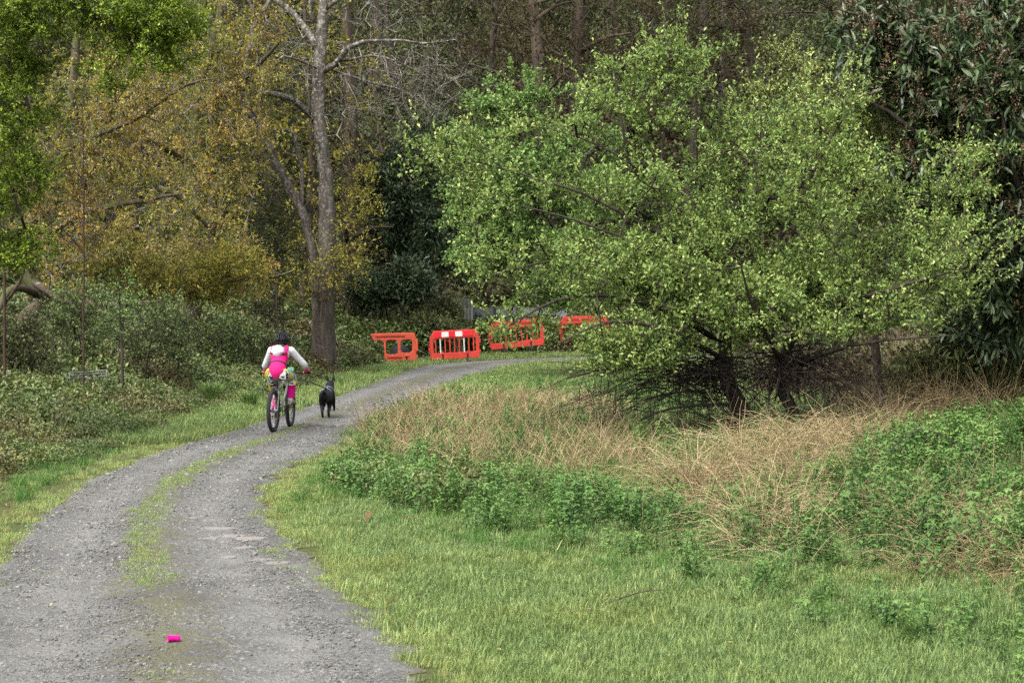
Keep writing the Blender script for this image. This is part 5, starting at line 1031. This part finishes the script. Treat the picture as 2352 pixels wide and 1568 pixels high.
# clothing
def arm(sh, el, wr): 
    d_ = nrm(wr - el); return limb([sh + (chs - sh) * .25, sh, sh * .5 + el * .5, el, el + d_ * .06], [.06, .062, .051, .046, .043], 18, 14)
O('sleeve', arm(shR, elR, wrR), M_white, rider); O('sleeve', arm(shL, elL, wrL), M_white, rider)
ax = nrm(chs - pel); nn_ = nrm(np.cross(ax, [0, 1, 0]))
def tor(c_, wy, dp): return (c_, np.array([0, wy, 0]), nn_ * dp)
a_ = Acc(); loft(a_, [tor(wst + (chs - wst) * .3, .118, .098), tor(chs, .140, .108), tor(chs + (nck - chs) * .45, .150, .1), tor(chs + (nck - chs) * .75, .12, .075), tor(nck, .06, .055), tor(nck + [.012, 0, .03], .05, .048)], 22); O('shirt', a_, M_white, rider)
a_ = Acc(); loft(a_, [tor(pel + [-.045, 0, -.085], .03, .03), tor(pel + [-.035, 0, -.055], .085, .09), tor(pel + [-.01, 0, -.005], .148, .132), tor(pel + [.03, 0, .055], .146, .125), tor(wst, .115, .103), tor(wst + (chs - wst) * .5, .125, .108), tor(chs + (nck - chs) * .1, .142, .114)], 26); O('leotard', a_, M_pink, rider)
for sy in (-1, 1):
    O('shoulder_strap', limb([chs + [-.085, sy * .10, .04], chs + [-.04, sy * .105, .115], chs + [.06, sy * .10, .135], chs + [.14, sy * .09, .05]], [.034, .03, .028, .03], 14, 10), M_pink, rider)
a_ = Acc(); loft(a_, [tor(wst - [0, 0, .012], .122, .109), tor(wst + [0.003, 0, .012], .122, .111)], 26); O('belt', a_, M_belt, rider)
def leg(h_, k_, a__):
    return limb([h_ + [-.05, 0, -.015], h_ + [.02, 0, .0], h_ * .55 + k_ * .45, k_, k_ * .6 + a__ * .4, a__ * .75 + k_ * .25], [.098, .102, .08, .062, .056, .048], 22, 16)
O('legging', leg(hipR, knR, anR), M_leg, rider); O('legging', leg(hipL, knL, anL), M_leg, rider)
for k_, a__ in ((knR, anR), (knL, anL)):
    q, r_ = smooth_line([k_ * .42 + a__ * .58 + [0, 0, .08], k_ * .5 + a__ * .5, k_ * .25 + a__ * .75, a__], [.06, .064, .058, .05], 30); r_ = r_ + .004 * np.sin(np.arange(30) * 1.4)
    z_ = Acc(); tubes(z_, q[None], r_[None], 16); O('leg_warmer', z_, M_mag, rider)
for an, to in ((anR, toR), (anL, toL)):
    a_ = Acc(); d_ = nrm(to - an) * [1, 1, 0]; d_ = nrm(d_); bz = min(an[2], to[2])
    loft(a_, [(an - d_ * .055 + [0, 0, -.055], (0, .028, 0), (0, 0, .022)), (an - d_ * .04 + [0, 0, -.035], (0, .037, 0), (0, 0, .045)), (an + d_ * .02 + [0, 0, -.035], (0, .04, 0), (0, 0, .045)), (an + d_ * .09 + [0, 0, -.05], (0, .045, 0), (0, 0, .032)), (an + d_ * .16 + [0, 0, -.058], (0, .042, 0), (0, 0, .024)), (an + d_ * .19 + [0, 0, -.062], (0, .02, 0), (0, 0, .014))], 16)
    sh_ = O('shoe', a_, M_shoe, rider); a_ = Acc(); loft(a_, [(an - d_ * .06 + [0, 0, -.083], (0, .035, 0), (0, 0, .008)), (an + d_ * .06 + [0, 0, -.085], (0, .045, 0), (0, 0, .008)), (an + d_ * .19 + [0, 0, -.083], (0, .03, 0), (0, 0, .008))], 12); O('sole', a_, M_rub, sh_)
    a_ = Acc(); loft(a_, [(an + [-.005, 0, -.012], (.045, 0, 0), (0, .043, 0)), (an + [-.005, 0, .012], (.047, 0, 0), (0, .045, 0))], 14); O('sock', a_, M_mint, rider)
# hood lying on the back
bm = bmesh.new(); bmesh.ops.create_icosphere(bm, subdivisions=3, radius=1)
for v in bm.verts:
    f_ = 1 + .16 * math.sin(v.co.z * 9 + v.co.y * 3); v.co = Vector((v.co.x * .065 * f_, v.co.y * (.105 - .03 * max(0, -v.co.z)) * f_, v.co.z * .095))
bmesh.ops.transform(bm, matrix=Matrix.Translation((.325, .012, 1.212)) @ Matrix.Rotation(R(30), 4, 'Y'), verts=bm.verts)
me = bpy.data.meshes.new('hood'); bm.to_mesh(me); bm.free(); [setattr(p_, 'use_smooth', True) for p_ in me.polygons]; obj('hood', me, M_white, rider)
# head: face features, hair, helmet
hc = np.array([.60, 0, 1.355])
a_ = Acc(); loft(a_, [(hc + [-.05, 0, -.07], (.03, 0, 0), (0, .05, 0)), (hc + [-.04, 0, -.03], (.06, 0, 0), (0, .08, 0)), (hc + [-.02, 0, .03], (.082, 0, 0), (0, .086, 0)), (hc + [-.01, 0, .07], (.07, 0, 0), (0, .07, 0))], 18); O('hair', a_, M_hair, rider)
for sy in (-1, 1):
    a_ = Acc(); loft(a_, [(hc + [.005, sy * .082, -.035], (.008, 0, 0), (0, .005, 0)), (hc + [0, sy * .09, -.01], (.016, 0, 0), (0, .007, 0)), (hc + [0, sy * .088, .012], (.008, 0, 0), (0, .005, 0))], 10); O('ear', a_, M_skin, rider)
    a_ = Acc(); loft(a_, [(hc + [.07, sy * .03, -.006], (.005, 0, 0), (0, .011, 0)), (hc + [.075, sy * .03, .004], (.004, 0, 0), (0, .011, 0))], 8); O('eye', a_, M_blk, rider)
a_ = Acc(); loft(a_, [(hc + [.08, 0, -.04], (.014, 0, 0), (0, .014, 0)), (hc + [.078, 0, -.02], (.012, 0, 0), (0, .010, 0)), (hc + [.068, 0, .005], (.008, 0, 0), (0, .006, 0))], 8); O('nose', a_, M_skin, rider)
B('mouth', (.008, .04, .008), tuple(hc + [.068, 0, -.062]), M_mag, rider, .003)
O('ponytail', limb([hc + [-.06, -.01, -.05], hc + [-.15, -.035, -.07], hc + [-.235, -.06, -.11], hc + [-.275, -.065, -.18], hc + [-.275, -.06, -.23]], [.018, .026, .032, .024, .006], 16, 12), M_hair, rider)
V, Fq = [], []
bm = bmesh.new(); bmesh.ops.create_uvsphere(bm, u_segments=28, v_segments=16, radius=1)
bmesh.ops.delete(bm, geom=[v for v in bm.verts if v.co.z < -.12], context='VERTS')
for v in bm.verts:
    rib = .045 * math.cos(math.atan2(v.co.y, v.co.z + .3) * 14) * (1 if v.co.z > .0 else 0); v.co = Vector((v.co.x * .146 * (1 + rib), v.co.y * .118 * (1 + rib), v.co.z * .124 * (1 + rib)))
bmesh.ops.transform(bm, matrix=Matrix.Translation(hc + [.0, 0, .004]) @ Matrix.Rotation(R(-4), 4, 'Y'), verts=bm.verts)
me = bpy.data.meshes.new('helmet'); bm.to_mesh(me); bm.free(); [setattr(p_, 'use_smooth', True) for p_ in me.polygons]
he = obj('helmet', me, M_helm, rider); md = he.modifiers.new('solid', 'SOLIDIFY'); md.thickness = .012
for k in range(-2, 3):                  # raised ribs between the vents
    q = [(hc[0] + .152 * math.cos(a1) * math.cos(k * .1), hc[1] + math.sin(k * .42) * .118 * (.35 + .65 * math.sin(a1)), hc[2] + .01 + .133 * math.sin(a1) * math.cos(k * .38)) for a1 in np.linspace(.12, math.pi - .12, 14)]
    a_ = Acc(); tubes(a_, np.array([q]), np.full((1, 14), .010), 6); O('rib', a_, M_helm, he)
a_ = Acc(); V, F_ = torus(.123, .009, 30, 6); V = V[:, [0, 2, 1]] * [1.18, .95, 1] + hc + [0, 0, -.012]; a_.add(V, F_); O('rim_band', a_, M_rub, he)
for sy in (-1, 1):
    a_ = Acc(); tubes(a_, np.array([[hc + [-.01, sy * .093, .0], hc + [.02, sy * .08, -.06], hc + [.04, sy * .03, -.1]]]), np.full((1, 3), .005), 5); O('chin_strap', a_, M_blk, he)

# ---------------------------------------------------------------- dog
M_dog = plainc('black_fur', (.012, .011, .012), .75, .3); m, n, out = newmat('fur')
f_ = noise(n, 60, 4, .7, pos_(n)); prin(n, out, mix(n, f_, (.003, .003, .0035), (.011, .010, .0105)), .75, .15, bump=f_, bstr=.6, bdist=.01); M_dog = m
dp = G(748, 965.5); DM = Matrix.Translation(Vector(dp)) @ Matrix.Rotation(R(90) + R(-1), 4, 'Z')
dog = bikething('dog', 'black prick-eared dog in a harness running ahead on the right of the bicycle', 'dog', src=DM)
dv = [(0, 0, .40), (.17, 0, .405), (.34, -.005, .40), (.43, -.01, .45), (.50, -.015, .53), (.56, -.02, .575), (.64, -.025, .56), (.70, -.03, .545),
      (-.02, .055, .34), (.03, .055, .22), (-.11, .045, .13), (-.06, .04, .02), (-.02, .04, .015),
      (-.01, -.055, .34), (.10, -.055, .23), (-.01, -.05, .12), (.06, -.05, .02), (.10, -.05, .015),
      (.38, .07, .34), (.44, .075, .25), (.52, .07, .24), (.50, .07, .19), (.36, -.08, .33), (.40, -.09, .22), (.50, -.09, .16), (.47, -.09, .11),
      (-.07, .005, .43), (-.12, .03, .47), (-.14, .055, .43), (-.13, .07, .36), (-.12, .075, .30)]
de = [(0, 1), (1, 2), (2, 3), (3, 4), (4, 5), (5, 6), (6, 7), (0, 8), (8, 9), (9, 10), (10, 11), (11, 12), (0, 13), (13, 14), (14, 15), (15, 16), (16, 17), (2, 18), (18, 19), (19, 20), (20, 21), (2, 22), (22, 23), (23, 24), (24, 25), (0, 26), (26, 27), (27, 28), (28, 29), (29, 30)]
dr = [.10, .098, .122, .098, .078, .074, .044, .03, .075, .05, .024, .019, .022, .068, .045, .024, .019, .022, .05, .03, .02, .022, .05, .03, .02, .022, .03, .026, .03, .028, .012]
skin('body', dv, de, dr, M_dog, dog, 0, 2)
for sy in (-1, 1):
    a_ = Acc(); c_ = np.array([.55, -.02 + sy * .045, .61]); loft(a_, [(c_, (.014, 0, 0), (0, .034, 0)), (c_ + [-.004, sy * .008, .045], (.010, 0, 0), (0, .024, 0)), (c_ + [-.004, sy * .012, .095], (.004, 0, 0), (0, .004, 0))], 10); O('ear', a_, M_dog, dog)
    a_ = Acc(); loft(a_, [((.615, -.02 + sy * .032, .592), (.006, 0, 0), (0, .006, 0)), ((.62, -.02 + sy * .034, .60), (.004, 0, 0), (0, .004, 0))], 6); O('eye', a_, M_steel, dog)
M_harn = plainc('harness_blue', (.09, .10, .15), .6)
a_ = Acc()
for cx_, r1, r2 in ((.12, .093, .098), (.34, .113, .118)):
    q = [(cx_ + .01 * math.sin(a1), r1 * math.cos(a1), .405 + r2 * math.sin(a1)) for a1 in np.linspace(0, 6.283, 25)]; tubes(a_, np.array([q]), np.full((1, 25), .009), 6)
tubes(a_, np.array([[(.10, 0, .50), (.22, 0, .505), (.36, 0, .52)]]), np.full((1, 3), .009), 6); hn = O('harness', a_, M_harn, dog)
# lead: from the seat post of the bicycle to the dog's back
bpy.context.view_layer.update()
p0 = FX @ Vector((.34, -.04, .80 + HZ)); p3 = DM @ Vector((.10, 0, .50 + HZ))
s = np.linspace(0, 1, 14)[:, None]; q = np.array(p0) * (1 - s) + np.array(p3) * s; q[:, 2] += .05 * np.sin(s[:, 0] * math.pi)
a_ = Acc(); tubes(a_, (q - q[0])[None], np.linspace(.012, .011, 14)[None], 8); ld = O('dog_lead', a_, plainc('lead_black', (.02, .02, .022), .4)); ld.location = q[0]; tag(ld, 'stiff black bungee lead running from the bicycle to the dog', 'lead')

# ---------------------------------------------------------------- dropped pink leg warmer
pq = G(401, 1493); zq = float(tz(np.array([pq[0]]), np.array([pq[1]]))[0])
a_ = Acc(); n_ = 26; q = np.stack([np.linspace(-.034, .034, n_), .004 * np.sin(np.linspace(0, 3, n_)), np.linspace(.026, .0225, n_)], -1)
r_ = np.linspace(.0225, .0215, n_) + .0012 * np.sin(np.linspace(0, 9, n_)) + .0014 * np.sin(np.arange(n_) * 1.9); r_[-3:] *= [.96, .85, .6]; tubes(a_, q[None], r_[None], 22)
tubes(a_, (q[:16] + [-.0, 0, 0])[None], (r_[:16] - .007)[None], 22); V, F_ = torus(.0215, .005, 22, 8); V = V[:, [1, 0, 2]] + [-.034, 0, .026]; a_.add(V, F_)
wm = O('leg_warmer_roll', a_, M_mag); wm.location = (pq[0], pq[1], zq - .001); wm.rotation_euler = (0, 0, R(18)); wm.scale = (1.05, 1, .84); tag(wm, 'rolled bright pink leg warmer dropped on the gravel track', 'leg warmer')

# ---------------------------------------------------------------- grass tussocks, flat stones, fallen leaves, sticks
M_tus = leafmat('tussock_blades', [(0, (.04, .08, .02)), (.5, (.10, .18, .04)), (1, (.22, .30, .09))], .5, .3, .3)
for (px, py, lb, n_, hh) in ((485, 935, 'larger green grass tussock on the left verge, beside the brambles', 420, .55), (572, 940, 'smaller round grass tussock just left of the bicycle', 330, .4)):
    g_ = G(px, py); g_[2] = float(height(g_[0], g_[1])); a_ = Acc(); az = rng.uniform(0, 6.28, n_); out_ = np.stack([np.cos(az), np.sin(az), 0 * az], -1); ln = hh * rng.uniform(.6, 1.15, n_); sp = rng.uniform(.05, .6, n_)
    p0_ = out_ * rng.uniform(0, .09, n_)[:, None]; s = np.linspace(0, 1, 5)
    pts = p0_[:, None] + ln[:, None, None] * (s[None, :, None] * (out_ * sp[:, None] * .5)[:, None] + (s ** 2)[None, :, None] * (out_ * sp[:, None] * .35)[:, None] + np.stack([0 * s, 0 * s, s - .22 * s ** 2.5], -1)[None])
    tubes(a_, pts, np.broadcast_to(np.array([.005, .006, .005, .0035, .001]), (n_, 5)), 3, rng.random(n_)); t_ = O('grass_tussock', a_, M_tus, None, False); t_.location = g_; tag(t_, lb, 'grass tussock', 'grass tussocks on the left verge')
M_slab = plain('sandstone', (.15, .14, .13), .85, .3, var=.3, scale=20, bump=.3)
for (px, py, wd, dd) in ((500, 1216, 95, 8), (575, 1243, 80, 9), (540, 1235, 60, 6), (470, 1240, 70, 7), (640, 1175, 50, 5), (600, 1290, 60, 6), (640, 1300, 70, 6), (560, 1262, 50, 5), (815, 1413, 62, 9), (525, 1285, 40, 8), (585, 1278, 12, 7), (440, 1195, 30, 4), (700, 1225, 40, 5)):
    g_ = G(px, py); sc_ = g_[1] / F; w_ = wd * sc_; d_ = dd * sc_ * g_[1] / EYE * .9; bm = bmesh.new(); k = 9; vs = []
    for i in range(k):
        an = i / k * 6.283; vs.append(bm.verts.new((math.cos(an) * w_ / 2 * random.uniform(.8, 1.1), math.sin(an) * d_ / 2 * random.uniform(.7, 1.15), 0)))
    f_ = bm.faces.new(vs); e_ = bmesh.ops.extrude_face_region(bm, geom=[f_]); up_ = [v for v in e_['geom'] if isinstance(v, bmesh.types.BMVert)]
    bmesh.ops.translate(bm, vec=(0, 0, .014), verts=up_); bmesh.ops.scale(bm, vec=(.94, .94, 1), verts=up_); bmesh.ops.recalc_face_normals(bm, faces=bm.faces)
    me = bpy.data.meshes.new('flat_stone'); bm.to_mesh(me); bm.free(); o = obj('flat_stone', me, M_slab, track); o.location = (g_[0], g_[1], float(tz(np.array([g_[0]]), np.array([g_[1]]))[0]) - .007); o.rotation_euler = (random.uniform(-.02, .02), random.uniform(-.02, .02), random.uniform(-.1, .1))
M_dead = leafmat('dead_leaf', [(0, (.05, .025, .015)), (.5, (.13, .07, .04)), (1, (.24, .16, .11))], .8, .2, .1)
dl = [(826, 1210, 26, 'largest curled brown leaf clump on the grass right of the track'), (698, 1192, 14, 'small brown leaf by the track edge below the bramble'), (776, 1170, 18, 'reddish brown leaf under the nettles'), (942, 1205, 26, 'dark brown leaf pile in the grass beneath the bramble'),
      (912, 1322, 20, 'orange-brown leaf lying alone on the lawn'), (1214, 1272, 18, 'tan leaf at the foot of the nettles'), (1242, 1380, 14, 'brown leaf on the lawn below the dead stick'), (1100, 1335, 12, 'pale fallen leaf in the middle of the lawn'),
      (1475, 1545, 14, 'brown leaf at the bottom edge of the lawn'), (1650, 1520, 16, 'orange-brown leaf on the lower lawn'), (1330, 1210, 14, 'small russet leaf near the nettle bed'), (205, 1142, 12, 'pink-brown leaf on the left verge'), (1140, 1480, 10, 'tiny dark leaf low on the lawn'), (1020, 1260, 12, 'brown leaf between the leaf pile and the tan leaf'), (1900, 1450, 18, 'brown leaf low on the right of the lawn')]
for (px, py, wd, lb) in dl:
    g_ = G(px, py); g_[2] = float(height(g_[0], g_[1])) + .035; a_ = Acc(); w_ = wd * 1.35 * g_[1] / F
    k = 4 if wd > 20 else 2; leaves(a_, rng.normal(0, w_ * .22, (k, 3)) * [1, 1, .2], rdir(k) * [1, 1, .5], nrm(rdir(k) * .5 + [0, 0, 1]), w_ * .75, w_ * .5, rng.random(k), OVAL)
    o = O('dead_leaf', a_, M_dead, None, False); o.location = g_; tag(o, lb, 'dead leaf', 'dead leaves scattered on the grass')
for (px, py, pts, lb) in ((1460, 1400, [(-.25, 0, 0), (-.1, .03, .05), (.05, 0, .1), (.2, -.03, .12)], 'dark curved stick lying on the lawn right of centre'), (965, 1385, [(-.08, .02, .0), (0, 0, .04), (.05, 0, .02), (.1, 0, .01)], 'short dark twig on the lawn near the track'),
                         (2120, 1150, [(-.5, 0, .2), (-.25, .05, .48), (0, 0, .62), (.3, 0, .5), (.5, 0, .3)], 'bare arching dark stem over the right nettles')):
    g_ = G(px, py); g_[2] = float(height(g_[0], g_[1])) + .03; q, r_ = smooth_line(pts, np.linspace(.007, .003, len(pts)), 14); a_ = Acc(); tubes(a_, q[None], r_[None], 6)
    b0 = q[5]; tubes(a_, np.array([[b0, b0 + [.05, .03, .06], b0 + [.08, .05, .12]]]), np.array([[.004, .003, .002]]), 5)
    o = O('fallen_stick', a_, M_bark_dark); o.location = g_; tag(o, lb, 'stick')
